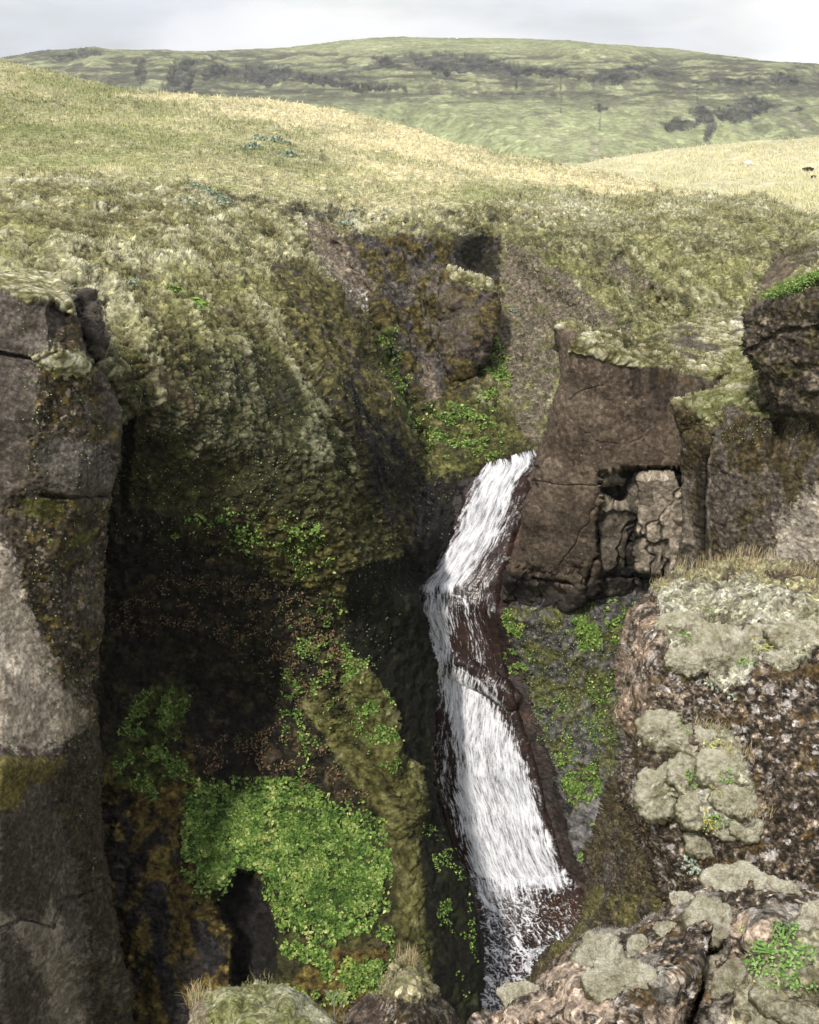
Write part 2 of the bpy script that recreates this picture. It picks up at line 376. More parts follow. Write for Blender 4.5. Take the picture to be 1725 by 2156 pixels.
def far_col(c):
    p = c.P
    n = fbm(p, 60, 4, .6, 1); n2 = fbm(p, 14, 3, .6, 4)
    col = ramp(.45+n*.8+n2*.3, (.19, .205, .11), (.25, .265, .145), (.315, .32, .19))
    band = sstep(100, 120, c.y-0.012*(c.x-900))*(1-sstep(205, 250, c.y-.02*(c.x-900)))
    n3 = fbm(p, 20, 4, .65, 7, (1.2, 1.2, .55))
    rk = sstep(.12, .42, n3+.1)*band
    col = mixc(col, rk*.6, (.15, .145, .115))
    bz = 1.15*c.lin([(420, 140), (640, 158), (760, 150), (860, 128), (1000, 135), (1200, 152), (1350, 150), (1480, 165), (1600, 168), (1750, 180)], 9, 14, 24)*sstep(-.22, .1, fbm(p*np.array([.5, 1, 2.5], F), 16, 4, .65, 61)); col = mixc(col, np.clip(bz, 0, 1)*.85, (.055, .055, .055))
    bz2 = c.lin([(1250, 200), (1400, 215), (1500, 225), (1620, 220), (1750, 240)], 14, 14, 24)*sstep(.0, .25, fbm(p*np.array([.5, 1, 2.5], F), 12, 4, .65, 67)); col = mixc(col, bz2*.7, (.08, .078, .074))
    thin = sstep(.45, .62, ridged(p, 26, 4, .6, 3, (3.5, 3.5, .32)))*band*.75
    col = mixc(col, thin, (.075, .072, .062))
    vg = sstep(.50, .66, ridged(u2(p), 34, 4, .6, 23))*sstep(130, 160, y_(c))*(1-sstep(250, 330, c.y))*.6
    col = mixc(col, vg, (.10, .10, .075))
    fan = sstep(.1, .6, ridged(p*np.array([1, .12, .10], F), 70, 3, .5, 203))*sstep(185, 240, c.y); col = mixc(col, fan*.5, (.30, .33, .17))
    tal = sstep(.05, .45, fbm(p*np.array([1, .4, .3], F), 22, 3, .6, 13))*sstep(195, 230, c.y)*.5
    tal2 = tal*sstep(1000, 1250, c.x)
    col = mixc(col, tal2, (.22, .195, .165))
    st_ = ridged(p, 14, 4, .65, 83, (1.3, 1.3, .5)); col = mixc(col, c.rk0*.9, ramp(.1+st_*.9+n2*.5, (.022, .023, .028), (.055, .055, .058), (.13, .13, .11)))
    g2 = sstep(.15, .4, fbm(p, 9, 3, .6, 31))*c.rk0*.55
    return mixc(col, g2, (.13, .16, .055))
farm = ground_mat('far_hill_turf', 5.0, .34, .5, 1.2, fleck=.2)
patch('far_hill', SKY1+[(2100, 520), (-420, 520)],
      [(-420, 150, 1500), (0, 118, 1500), (200, 97, 1480), (450, 106, 1500), (650, 95, 1550), (850, 77, 1600), (1150, 82, 1600), (1400, 101, 1550), (1725, 133, 1500), (2100, 165, 1450),
       (0, 150, 1300), (200, 115, 1330), (450, 118, 1330), (650, 130, 1320), (850, 107, 1370), (1150, 125, 1340), (1400, 140, 1300), (1725, 160, 1260), (2100, 190, 1200),
       (100, 190, 1210), (290, 185, 1200), (500, 190, 1200), (700, 190, 1200), (850, 200, 1190), (1150, 205, 1180), (1400, 230, 1120), (1725, 230, 1110), (2100, 260, 1050),
       (0, 340, 900), (600, 340, 900), (1220, 345, 890), (1480, 300, 1000), (1725, 300, 1000), (2100, 350, 900), (-420, 520, 650), (600, 520, 650), (2100, 520, 650)],
      1.7, farm, far_col, far_disp2, nb=6, warp=1.0, wscale=60, rnd=(14, 90), thick=500, drop=.18, kind='structure',
      label='broad green mountain with dark basalt bands and gullies under the sky', cat='hill')

# ================================================================== sunny valley hill
def v_col(c):
    p = c.P*np.array([1, .5, 2.5], F)
    t = .62+fbm(p, 60, 4, .55, 3)*.6+fbm(p, 9, 3, .6, 3)*.35
    col = ramp(t, (.34, .33, .19), (.42, .395, .25), (.50, .455, .31))  # the hill's sunlit look is put into these pale grass tones
    tr = c.lin([(1590, 333), (1660, 322), (1790, 318)], 1.2, 1, 3)
    return mixc(col, tr*.7, (.62, .52, .34))
grm = ground_mat('dry_grass_turf', 1.1, .22, .4, .15, fleck=.1)
patch('valley_hill', [(1090, 352), (1180, 346), (1240, 341), (1320, 326), (1400, 314), (1500, 304), (1600, 297), (1725, 291), (2100, 288), (2100, 600), (1090, 600)],
      [(1090, 352, 470), (1240, 342, 470), (1400, 313, 500), (1725, 291, 520), (2100, 288, 520), (1560, 335, 430), (1725, 335, 420), (1400, 370, 380), (1480, 410, 320), (1600, 400, 330), (1725, 450, 260), (2100, 450, 250), (1240, 420, 300), (1090, 600, 200), (2100, 600, 190)],
      2.2, grm, v_col, lambda c: fbm(c.P, 30, 3, .5, 6)*1.2+fbm(c.P, 5, 3, .5)*.15, nb=12, warp=1, wscale=120, rnd=(8, 10), thick=120, drop=.05, kind='structure',
      label='pale sunlit dry grass hill at the right in front of the mountain', cat='hill')

# ================================================================== main terrain: hillside, left mossy slope, gully
SKY2 = [(-300, 95), (-120, 112), (0, 127), (60, 138), (100, 147), (200, 170), (300, 189), (400, 198), (500, 205), (600, 212), (700, 225), (750, 235), (820, 255), (900, 279), (960, 298), (1060, 325), (1130, 329), (1200, 344), (1240, 352), (1290, 362), (1350, 377), (1400, 388), (1450, 398), (1480, 410), (1540, 413), (1590, 405), (1612, 407), (1640, 428), (1690, 451), (1725, 455), (1850, 460), (2050, 465)]
EDGE = [(2050, 850), (1500, 860), (1400, 900), (1200, 990), (1140, 957), (1118, 955), (1060, 966), (1018, 980), (988, 1030), (980, 1050), (960, 1120), (918, 1190), (880, 1240), (905, 1340), (918, 1400), (922, 1470), (913, 1560), (908, 1640), (925, 1720), (955, 1790), (990, 1860), (1008, 1930), (1015, 2000), (1014, 2100), (1010, 2300), (-300, 2300)]
T_CTRL = [(-150, 250, 178), (150, 258, 182), (100, 147, 272), (-150, 110, 262), (-150, 380, 112), (-300, 95, 270), (0, 127, 260), (200, 170, 285), (400, 198, 310), (600, 212, 310), (750, 235, 300), (900, 279, 260), (1060, 325, 235), (1200, 344, 225), (1350, 377, 200), (1480, 408, 175), (1605, 405, 172), (1700, 452, 158), (2050, 465, 150),
  (-300, 250, 180), (0, 250, 175), (300, 270, 190), (600, 300, 180), (850, 350, 165), (1060, 380, 165), (1250, 410, 155), (1450, 430, 150), (1600, 435, 148),
  (-300, 380, 115), (0, 380, 110), (250, 360, 125), (450, 395, 112), (650, 425, 116), (860, 445, 116), (1000, 432, 126), (1200, 445, 133), (1400, 447, 137), (1600, 458, 134),
  (-300, 590, 56), (0, 590, 54), (130, 600, 57), (0, 500, 70), (-300, 500, 72), (200, 600, 62), (300, 500, 82), (500, 480, 98), (650, 470, 108),
  (300, 700, 57), (400, 600, 70), (550, 600, 80), (650, 600, 87), (450, 750, 62), (600, 750, 70), (700, 750, 78), (780, 760, 90),
  (240, 800, 53), (350, 850, 54.5), (500, 850, 60), (620, 850, 64), (700, 850, 68), (800, 850, 81), (860, 850, 91),
  (240, 950, 54), (400, 950, 55.5), (550, 950, 59), (680, 950, 62), (750, 950, 67), (840, 950, 79), (900, 950, 86),
  (240, 1050, 55.5), (400, 1050, 56.5), (550, 1050, 57.5), (700, 1050, 60.5), (780, 1050, 66), (860, 1050, 77), (940, 1050, 81),
  (1020, 985, 82), (1130, 955, 84), (985, 1050, 80.5), (960, 1120, 79), (920, 1190, 76.5), (885, 1240, 71), (850, 1160, 67), (880, 1180, 74),
  (250, 1100, 55.6), (350, 1095, 56.2), (450, 1120, 57.2), (600, 1130, 58), (700, 1140, 59), (730, 1210, 59.3), (250, 1160, 56.8), (350, 1170, 57.6), (450, 1200, 58.6), (600, 1240, 59.2), (700, 1280, 59.6),
  (230, 1300, 58), (400, 1300, 59.3), (550, 1350, 59.6), (690, 1350, 59.6), (230, 1500, 57), (400, 1450, 60), (550, 1500, 60), (640, 1500, 59),
  (240, 1650, 53.5), (400, 1640, 56), (500, 1640, 57.8), (560, 1635, 57.8), (650, 1660, 57), (700, 1740, 54.5),
  (740, 1300, 60.5), (760, 1400, 59), (800, 1500, 57.5), (840, 1600, 55.5), (890, 1660, 55), (800, 1690, 54.5), (850, 1780, 52.5), (880, 1900, 49.5), (860, 2000, 47), (890, 2080, 45.5),
  (800, 1250, 62.5), (880, 1250, 66), (905, 1340, 66.5), (860, 1400, 63), (918, 1430, 65), (912, 1560, 61), (870, 1560, 58.5), (908, 1640, 58.5), (925, 1720, 56.5), (955, 1790, 55), (990, 1860, 53.5), (1008, 1930, 52), (1015, 2000, 50), (1012, 2250, 45),
  (400, 1700, 54.5), (500, 1720, 54), (650, 1750, 53.5), (760, 1850, 51), (600, 1850, 50), (450, 1850, 50), (350, 1850, 50), (240, 1850, 49.5), (240, 1750, 51.5),
  (650, 1950, 48), (750, 1980, 47), (600, 2100, 45), (750, 2100, 45), (400, 2000, 47), (300, 2000, 47), (400, 2156, 44), (200, 2156, 45.5), (540, 1950, 48.6), (600, 2250, 42.5), (900, 2250, 43), (200, 2250, 44), (-300, 2250, 44),
  (-300, 750, 55), (-300, 1000, 56), (-300, 1300, 60), (-300, 1700, 56), (0, 800, 54), (0, 1200, 57), (100, 1500, 56), (0, 1900, 52),
  (720, 480, 111), (800, 475, 114), (900, 470, 115), (1000, 480, 116), (720, 540, 106), (650, 540, 100), (760, 600, 101), (770, 640, 99), (800, 720, 96), (840, 800, 94), (880, 900, 89.5),
  (900, 500, 108.5), (800, 510, 107.5), (860, 560, 106.5), (950, 560, 106), (900, 650, 102), (900, 750, 98), (920, 850, 92.5), (960, 920, 88), (1050, 930, 87), (1010, 540, 115), (1060, 500, 117), (1020, 500, 117), (970, 500, 109),
  (1060, 640, 107), (1080, 750, 100), (1080, 850, 93), (1150, 900, 89), (1130, 560, 111), (1200, 650, 104), (1200, 500, 118), (1340, 720, 96), (1300, 600, 107), (1350, 500, 122), (1500, 560, 112), (1500, 660, 100), (1500, 480, 128), (1650, 480, 125), (1650, 580, 106), (1800, 560, 112), (1950, 500, 125), (1950, 850, 80), (1500, 850, 84), (1300, 850, 88), (1200, 950, 85)]
MOSSZ = [(-320, 395), (0, 385), (120, 372), (260, 385), (380, 385), (460, 398), (560, 420), (700, 432), (860, 448), (960, 440), (1060, 418), (1230, 405), (1450, 412), (1600, 408), (1700, 452), (2060, 458), (2060, 2400), (-320, 2400)]
def t_masks(c):
    R, L = c.reg, c.lin
    c.moss = R(MOSSZ, 22, 22)
    c.hill = 1-c.moss
    c.steep = sstep(.75, .35, c.N[:, 2])
    c.scree = np.maximum(R([(1060, 520), (1118, 525), (1196, 588), (1274, 648), (1335, 705), (1345, 730), (1180, 730), (1160, 860), (1130, 955), (1085, 945), (1075, 800), (1045, 740), (1055, 620)], 14, 20),
                         R([(1270, 545), (1330, 560), (1400, 600), (1350, 610), (1280, 575)], 8, 20))
    c.chute = np.maximum(R([(640, 465), (700, 468), (745, 540), (785, 600), (778, 655), (742, 650), (705, 590), (650, 520)], 6, 10),
                         np.maximum(L([(900, 760), (915, 860), (925, 930), (930, 990)], 14, 6, 20), R([(880, 900), (920, 890), (935, 950), (905, 960)], 6, 8)))
    c.cliff = R([(715, 492), (900, 495), (970, 500), (1055, 500), (1060, 570), (1050, 700), (1020, 800), (900, 900), (850, 860), (790, 740), (770, 620)], 10, 14)
    c.alc = R([(955, 560), (965, 500), (1010, 492), (1055, 520), (1050, 580), (1000, 590)], 8, 12)
    c.flank = R([(560, 540), (640, 560), (720, 620), (780, 700), (850, 860), (885, 1000), (890, 1230), (860, 1170), (790, 1060), (760, 960), (700, 850), (640, 760), (590, 660)], 14, 14)
    c.darkcol = R([(700, 800), (760, 850), (830, 900), (860, 980), (860, 1060), (820, 1090), (780, 1030), (765, 950), (730, 880)], 8, 24)
    c.wetw = R([(865, 1010), (985, 1000), (1010, 1040), (970, 1120), (930, 1190), (895, 1260), (855, 1170), (858, 1100)], 34, 16)
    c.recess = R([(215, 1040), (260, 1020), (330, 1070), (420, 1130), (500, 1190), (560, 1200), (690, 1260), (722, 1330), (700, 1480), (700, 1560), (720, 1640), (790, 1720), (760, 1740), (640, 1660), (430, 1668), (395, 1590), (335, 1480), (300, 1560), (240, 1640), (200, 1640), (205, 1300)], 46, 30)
    c.flankb = R([(728, 1200), (800, 1180), (862, 1165), (935, 1290), (945, 1500), (930, 1640), (1030, 1860), (1060, 2400), (905, 2400), (915, 2060), (890, 1880), (880, 1760), (905, 1690), (845, 1580), (790, 1450), (730, 1370)], 10, 10)
    c.spine = np.maximum.reduce([R([(720, 1370), (760, 1390), (800, 1440), (840, 1520), (850, 1590), (885, 1620), (900, 1680), (880, 1715), (850, 1690), (800, 1620), (740, 1540), (720, 1470)], 8, 8),
                                 L([(665, 1480), (700, 1530), (750, 1600), (800, 1690), (830, 1760), (858, 1830), (868, 1900), (865, 1980), (880, 2050), (870, 2150)], 26, 8, 8)])
    c.green = R([(410, 1665), (470, 1655), (520, 1665), (600, 1648), (660, 1680), (720, 1710), (800, 1780), (815, 1830), (800, 1900), (760, 1930), (700, 1940), (690, 1930), (610, 1900), (575, 1850), (545, 1835), (490, 1840), (440, 1870), (400, 1790), (385, 1720)], 10, 12)
    c.arch = R([(468, 1870), (500, 1832), (540, 1838), (562, 1890), (580, 1960), (578, 2090), (490, 2090), (488, 1960), (440, 1890)], 5, 7)
    c.darkl = np.maximum(R([(310, 1860), (345, 1850), (365, 1930), (350, 2020), (420, 2160), (350, 2160), (320, 2000)], 6, 10), R([(400, 1930), (440, 1940), (480, 2020), (440, 2060), (410, 1990)], 6, 16))
    c.brow = R([(240, 1060), (340, 1070), (450, 1065), (600, 1080), (720, 1120), (735, 1220), (700, 1250), (610, 1235), (520, 1180), (430, 1160), (250, 1120)], 14, 20)
    c.lowl = R([(200, 1640), (330, 1480), (400, 1560), (420, 1670), (390, 1720), (440, 1870), (490, 1960), (560, 2100), (700, 2000), (830, 2000), (870, 2400), (180, 2400)], 14, 14)
def t_disp(c):
    t_masks(c); p = c.P
    mo = c.moss*(1-.9*np.clip(c.recess+c.flankb+c.arch+c.wetw+c.chute+c.scree*.8+c.green, 0, 1))
    zone = np.clip(mo, 0, 1)
    a, b = lumps(p, 1.05, 1.0, (1.7, 1.3, .75))
    a2, b2 = lumps(p, .5, 7.0, (1.6, 1.2, .8))
    big = fbm(p, 9, 3, .5, 40)
    A = sstep(-.35, .25, fbm(p, 12, 2, .5, 21))
    soft = 1-.75*np.clip(c.flank+c.cliff, 0, 1)
    la, lb = lumps(p, 2.4, 31.0, (1.7, 1.2, .6)); nr = (1-sstep(560, 760, c.y))
    d = zone*soft*(nr*(la*.55+lb*.25-.3)+(a*.42+b*.18)*A+a2*.17+b2*.08+fbm(p, .5, 3, .6, 3)*.08-.25+big*.5)
    c.lump = np.clip((a*.4*A+b*.22+a2*.28+b2*.2)*(1-.4*nr)+nr*(la*.3+lb*.2), 0, 1)
    uu = np.array([.52, -.72, -.44], F); uu /= np.linalg.norm(uu); c.q = p-(p@uu)[:, None]*uu[None, :]*F(.78)
    c.sk = ridged(c.q, 4.5, 4, .55, 3); c.sk2 = fbm(c.q, 1.4, 4, .6, 13)
    sl = c.moss*sstep(430, 620, c.y+.15*c.x)*(1-.8*sstep(880, 1060, c.y))*(1-.55*sstep(1000, 1100, c.x))*(1-np.clip(c.recess+c.flankb+c.lowl+c.wetw+c.spine, 0, 1))
    c.sl = sl
    d = d+sl*((c.sk-.5)*.75+c.sk2*.5)
    # terracettes on hummocky slope, ragged rim
    d = d+c.hill*(fbm(p, 16, 3, .5, 5)*.8+fbm(p, 1.1, 3, .6, 15)*.07+fbm(p, 3.5, 3, .5, 25)*.16)
    # rocky faces
    rk = np.clip(c.cliff+c.flank+c.recess+c.flankb*.8+c.wetw+c.arch*.3+c.lowl*.6, 0, 1)
    st = ridged(p, 3.2, 5, .55, 8, (.8, .8, 1.6))
    d = d+rk*(st*.5+fbm(p, 1.1, 4, .6, 28, (1, 1, .7))*.38-.2)+c.lowl*(fbm(p, 2.2, 4, .6, 70, (.8, .8, 1.6))*.7)
    d = d+c.cliff*fbm(p, 5, 3, .5, 33, (.6, .6, 2.2))*1.2
    d = d+c.flank*ridged(p, 4, 3, .5, 17, (1.1, .5, 2.5))*.5
    d = d+c.spine*(.15+fbm(p, 2.4, 3, .5, 19)*.6+fbm(p, .9, 3, .5, 44)*.18)
    # small rotational slump shelves near the rim
    d = d+c.brow*(.1+fbm(p, 2.5, 3, .5, 51)*.6)
    d = d+(c.scree+c.chute)*(fbm(p, .45, 3, .7, 2)*.16+fbm(p, 1.6, 3, .6, 12)*.15)
    c.rkf = st
    return d.astype(F)
def t_col(c):
    p = c.P; y = c.y; x = c.x
    # hillside grass
    q = p*np.array([1, .55, 3], F); n5 = fbm(p*np.array([1, .35, 2], F), 1.1, 4, .7, 99)
    n = fbm(q, 26, 5, .6, 2); n2 = fbm(q, 3.2, 4, .65, 6); n3 = fbm(p*np.array([1.4, .5, 1], F), .9, 3, .7, 9)
    sunny = c.reg([(250, 190), (620, 210), (770, 240), (1060, 322), (1200, 342), (1500, 405), (1500, 425), (1250, 410), (1100, 385), (900, 340), (700, 290), (480, 240), (300, 210)], 14, 16)  # sunlit ridge band, put into the grass colour
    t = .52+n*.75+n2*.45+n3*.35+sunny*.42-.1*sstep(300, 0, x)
    hill = ramp(t, (.15, .155, .06), HGREEN, HDRY, STRAW, (.47, .415, .25))
    hill = hill*(1+n5*.55)[:, None]
    grn = sstep(.0, .4, fbm(q, 14, 3, .55, 60)+.06)*(1-sunny)
    hill = mixc(hill, grn*.45, (.20, .225, .075))
    dk = np.clip(c.reg([(500, 300), (640, 310), (760, 350), (700, 372), (580, 345), (520, 325)], 10, 25)+c.reg([(180, 240), (270, 245), (280, 265), (200, 262)], 8, 20)*.5+c.reg([(0, 290), (160, 300), (170, 330), (0, 320)], 8, 20)*.4, 0, 1)
    hill = mixc(hill, dk*sstep(-.1, .3, n2)*.75, (.13, .14, .06))
    # moss carpet
    up = 1-sstep(560, 950, y-.0*x)
    rgt = sstep(1000, 1120, x)
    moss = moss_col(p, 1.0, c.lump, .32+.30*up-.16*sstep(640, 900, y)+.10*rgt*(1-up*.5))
    dkp = sstep(.05, .42, fbm(c.q, 3.4, 5, .62, 88)-.25*(c.sk-.5))*c.sl*(.55+.45*sstep(500, 900, y))
    moss = mixc(moss, dkp*.75, ramp(.5+n3*.8, (.03, .026, .012), (.085, .072, .028), (.13, .11, .05)))
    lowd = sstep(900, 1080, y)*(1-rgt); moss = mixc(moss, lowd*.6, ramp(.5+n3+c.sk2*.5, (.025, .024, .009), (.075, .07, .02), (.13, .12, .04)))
    hl = sstep(.5, .8, c.sk+c.sk2*.5)*c.sl*(1-sstep(950, 1100, y)); moss = mixc(moss, hl*.55*sstep(.1, .6, c.lump), (.40, .385, .25))
    ur = np.array([.18, -.95, -.22], F); ur /= np.linalg.norm(ur); qr = p-(p@ur)[:, None]*ur[None, :]*F(.8)
    dkr = sstep(.05, .38, fbm(qr, 2.6, 5, .65, 91))*rgt*sstep(430, 520, y)
    moss = mixc(moss, dkr*.7, ramp(.5+n3*.8, (.05, .048, .018), (.10, .09, .04), (.15, .125, .075)))
    moss = mixc(moss, rgt*sstep(440, 520, y)*.8, ramp(.42+n3+fbm(qr, 1.6, 4, .65, 5)*1.3, (.05, .046, .02), (.125, .12, .05), (.205, .195, .095), (.31, .30, .19)))
    grassy = sstep(-.05, .35, fbm(p, 5, 4, .6, 77)+.05*rgt)*np.clip(up+.2, 0, 1)
    moss = mixc(moss, grassy*.6, ramp(.5+n3*.8+n2*.6, (.12, .13, .035), (.22, .22, .08), (.32, .29, .14)))
    dirt = sstep(.30, .50, fbm(p, 3.0, 5, .62, 55))*(.85-.4*rgt)
    moss = mixc(moss, dirt*.85, ramp(.5+n3, (.05, .04, .03), (.11, .085, .065)))
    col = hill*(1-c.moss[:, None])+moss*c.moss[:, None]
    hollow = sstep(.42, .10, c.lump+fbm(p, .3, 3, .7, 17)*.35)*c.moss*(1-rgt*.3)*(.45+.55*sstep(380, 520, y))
    col = mixc(col, hollow*.88, (.026, .023, .012))  # crease shade between moss lumps, put into the colour
    band = np.clip(c.lin([(470, 410), (560, 430), (640, 440), (700, 438)], 7, 6, 26)+c.lin([(945, 445), (1010, 452), (1060, 470)], 5, 4, 14)+c.lin([(960, 500), (1050, 520)], 5, 5, 14), 0, 1)*sstep(-.2, .25, fbm(p, 2.2, 3, .6, 90))
    band = np.maximum(band, c.lin([(380, 392), (470, 412), (560, 436), (700, 452), (880, 470), (1000, 462), (1120, 480), (1240, 520)], 18, 14, 30)*sstep(.08, .3, fbm(p, 1.8, 4, .65, 190)))
    col = mixc(col, band*.85, (.045, .04, .026))
    dkz = sstep(620, 1000, y)*(1-rgt); dkz = dkz+.75*sstep(820, 1000, y)*sstep(740, 600, x)*(1-rgt); col = mixc(col, np.clip(dkz*.45, 0, .85)*c.moss*sstep(-.35, .25, fbm(p, 4, 4, .6, 133)), (.035, .033, .012))  # dark falloff down the canyon slope is put into the moss colour
    # scree and chutes
    gv = ramp(.5+fbm(p, .35, 3, .75, 3)*1.4, (.07, .056, .043), (.14, .114, .088), (.235, .195, .155))
    ms = sstep(.04, .26, fbm(p, 2.0, 5, .68, 31))
    gm = mixc(gv, ms*.7, ramp(.5+n3, (.09, .095, .03), (.17, .165, .06)))
    col = mixc(col, c.scree*.9, gm)
    # ochre moss on rock faces
    s1 = fbm(p, 2.4, 5, .65, 14, (.8, .8, 1.8)); s2 = fbm(p, .5, 4, .7, 24)
    och = ramp(.45+s2*1.4, (.022, .019, .008), (.08, .064, .016), (.17, .135, .035))
    rock = ramp(.5+s2*1.2+c.rkf*.2, (.022, .02, .019), (.06, .052, .047), (.12, .105, .092))
    fc = mixc(rock, sstep(-.12, .12, s1), och)
    col = mixc(col, c.cliff, fc)
    gr = c.reg([(860, 560), (950, 570), (960, 700), (900, 720), (860, 640)], 10, 24)
    col = mixc(col, gr*.75*sstep(.2, -.1, s1), (.15, .125, .10))
    och2 = mixc(ramp(.45+s2*1.4+c.sk2*.4, (.026, .023, .010), (.09, .08, .022), (.18, .16, .055)), sstep(.12, .3, s1), (.06, .05, .042))
    upfl = 1-sstep(850, 1050, y)
    col = mixc(col, c.flank*.92, och2*(.55+.45*upfl)[:, None])
    vs = sstep(-.12, .16, fbm(p, 3.2, 4, .6, 64, (.6, .6, 3)))
    col = mixc(col, c.darkcol*(.35+.65*vs), (.014, .0135, .013))
    col = mixc(col, c.alc*.85*sstep(-.25, .15, s1+.1), (.028, .026, .016))
    ch = mixc(gv*1.15, sstep(.15, .35, s1)*.6, (.12, .11, .03))
    lower = c.chute*(1-.0*y)
    col = mixc(col, lower*.92, ch)
    wl = c.reg([(735, 610), (765, 600), (775, 640), (768, 668), (750, 650)], 5, 8)
    col = mixc(col, wl*sstep(.05, .3, s2), (.42, .42, .42))
    # green bowl above the falls
    bowl = c.reg([(880, 860), (960, 840), (1090, 880), (1130, 950), (1020, 975), (985, 1030), (900, 1030), (870, 960)], 18, 20)
    col = mixc(col, bowl*.85, ramp(.45+s2*1.3+s1*.8, (.028, .024, .010), (.085, .083, .02), (.15, .155, .04)))
    col = mixc(col, c.wetw*.95, ramp(.5+s2, (.012, .011, .011), (.032, .029, .027)))
    gstr = c.reg([(790, 690), (830, 700), (850, 800), (890, 900), (880, 960), (840, 880), (800, 780)], 10, 14)
    col = mixc(col, gstr*.6*sstep(-.2, .2, s1), (.10, .14, .03))
    # brow, recess, black flank; shade under the brow is put into the colours
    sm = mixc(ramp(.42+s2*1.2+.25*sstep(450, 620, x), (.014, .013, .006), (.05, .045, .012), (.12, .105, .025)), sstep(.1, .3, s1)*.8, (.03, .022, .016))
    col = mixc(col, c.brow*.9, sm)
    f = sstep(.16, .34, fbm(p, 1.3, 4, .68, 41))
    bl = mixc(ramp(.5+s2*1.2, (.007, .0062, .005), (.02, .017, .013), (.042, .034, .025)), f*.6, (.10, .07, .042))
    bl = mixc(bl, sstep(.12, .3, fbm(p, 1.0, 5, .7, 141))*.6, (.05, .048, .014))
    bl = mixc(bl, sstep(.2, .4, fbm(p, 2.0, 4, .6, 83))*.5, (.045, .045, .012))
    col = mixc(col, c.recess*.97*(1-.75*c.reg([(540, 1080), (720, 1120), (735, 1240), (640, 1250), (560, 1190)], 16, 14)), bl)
    warm = c.reg([(600, 1350), (720, 1330), (720, 1500), (760, 1600), (790, 1700), (760, 1740), (640, 1640), (600, 1500)], 25, 25)
    col = mixc(col, warm*c.recess*sstep(-.12, .2, s1)*.8, ramp(.5+s2*1.3, (.02, .016, .012), (.075, .06, .025), (.15, .12, .06)))
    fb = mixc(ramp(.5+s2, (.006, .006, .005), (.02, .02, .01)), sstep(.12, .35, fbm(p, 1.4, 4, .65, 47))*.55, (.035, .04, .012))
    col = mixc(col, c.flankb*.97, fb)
    lm = ramp(.5+s2*1.2+s1*.6, (.022, .018, .008), (.085, .06, .016), (.15, .105, .022), (.15, .135, .03))
    col = mixc(col, c.lowl*.93, lm)
    dr = sstep(.05, .22, fbm(p, 2.6, 4, .6, 58, (.7, .7, 2.2)))*c.lowl*sstep(620, 480, x)
    col = mixc(col, dr*.9, ramp(.5+s2*1.3, (.015, .013, .013), (.05, .043, .04)))
    gl = c.reg([(230, 1610), (270, 1500), (320, 1440), (400, 1440), (400, 1500), (350, 1560), (390, 1620), (330, 1660), (240, 1660)], 14, 22)
    col = mixc(col, gl*.85, ramp(.5+s2*1.3, (.02, .03, .008), (.06, .075, .015), (.11, .12, .025)))
    col = mixc(col, c.spine*.95, ramp(.45+fbm(p, 1.6, 4, .6, 29)*1.0+s2*.5, (.028, .026, .008), (.085, .082, .02), (.14, .135, .045), (.23, .215, .11)))
    col = mixc(col, c.green*.8, ramp(.5+s2, (.03, .05, .012), (.07, .11, .02)))
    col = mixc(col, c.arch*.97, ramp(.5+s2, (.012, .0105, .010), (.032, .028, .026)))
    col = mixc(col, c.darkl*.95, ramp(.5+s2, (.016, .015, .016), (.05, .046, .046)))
    # dark exposed block behind the left pillar
    bk = c.reg([(145, 615), (190, 625), (214, 672), (222, 760), (180, 760), (150, 690)], 5, 8)
    col = mixc(col, bk*.95, ramp(.5+s2, (.03, .025, .022), (.075, .06, .052)))
    ol = c.reg([(225, 740), (300, 740), (330, 900), (420, 960), (560, 1000), (520, 1060), (250, 1080), (260, 900)], 30, 30)
    col = mixc(col, ol*.72, ramp(.45+s2*1.0+s1*.7, (.028, .024, .010), (.05, .05, .013), (.085, .085, .022)))
    rb = c.reg([(300, 760), (400, 770), (420, 880), (330, 900)], 15, 25)
    return mixc(col, rb*.7*sstep(-.2, .2, s1), (.075, .048, .026))
tm = ground_mat('moss_turf', .34, .5, .8, .06, coarse=.8)
CARV_T = [('poly', [(468, 1870), (500, 1832), (540, 1838), (562, 1890), (580, 1960), (578, 2090), (490, 2090), (488, 1960), (440, 1890)], 1.8, 10, 5),
          ('line', [(150, 600), (172, 700), (205, 770), (245, 840)], 1.0, 16),
          ('line', [(268, 890), (262, 960), (258, 1060)], 1.5, 16),
          ('line', [(690, 830), (735, 930), (770, 1030), (830, 1130)], -.8, 26),
          ('line', [(640, 470), (700, 540), (750, 620), (790, 720), (850, 840), (890, 940)], 2.6, 36),
          ('poly', [(960, 560), (965, 500), (1010, 492), (1055, 520), (1050, 580), (1000, 590)], 1.2, 40, 12),
          ('line', [(1070, 445), (1150, 530), (1250, 622), (1335, 712)], -2.6, 70, 10), ('line', [(1310, 560), (1370, 640), (1440, 700)], 1.6, 34, 10), ('line', [(1180, 470), (1300, 540), (1420, 610), (1500, 650)], -1.0, 40, 14),
          ('line', [(490, 425), (560, 436), (640, 445)], .5, 12, 30), ('line', [(940, 448), (1000, 456), (1060, 478)], .6, 12, 20)]
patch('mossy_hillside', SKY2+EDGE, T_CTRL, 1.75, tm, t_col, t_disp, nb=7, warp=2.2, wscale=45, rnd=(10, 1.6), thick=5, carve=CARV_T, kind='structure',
      label='grassy hillside falling into a mossy slope and gully left of the waterfall', cat='hillside')

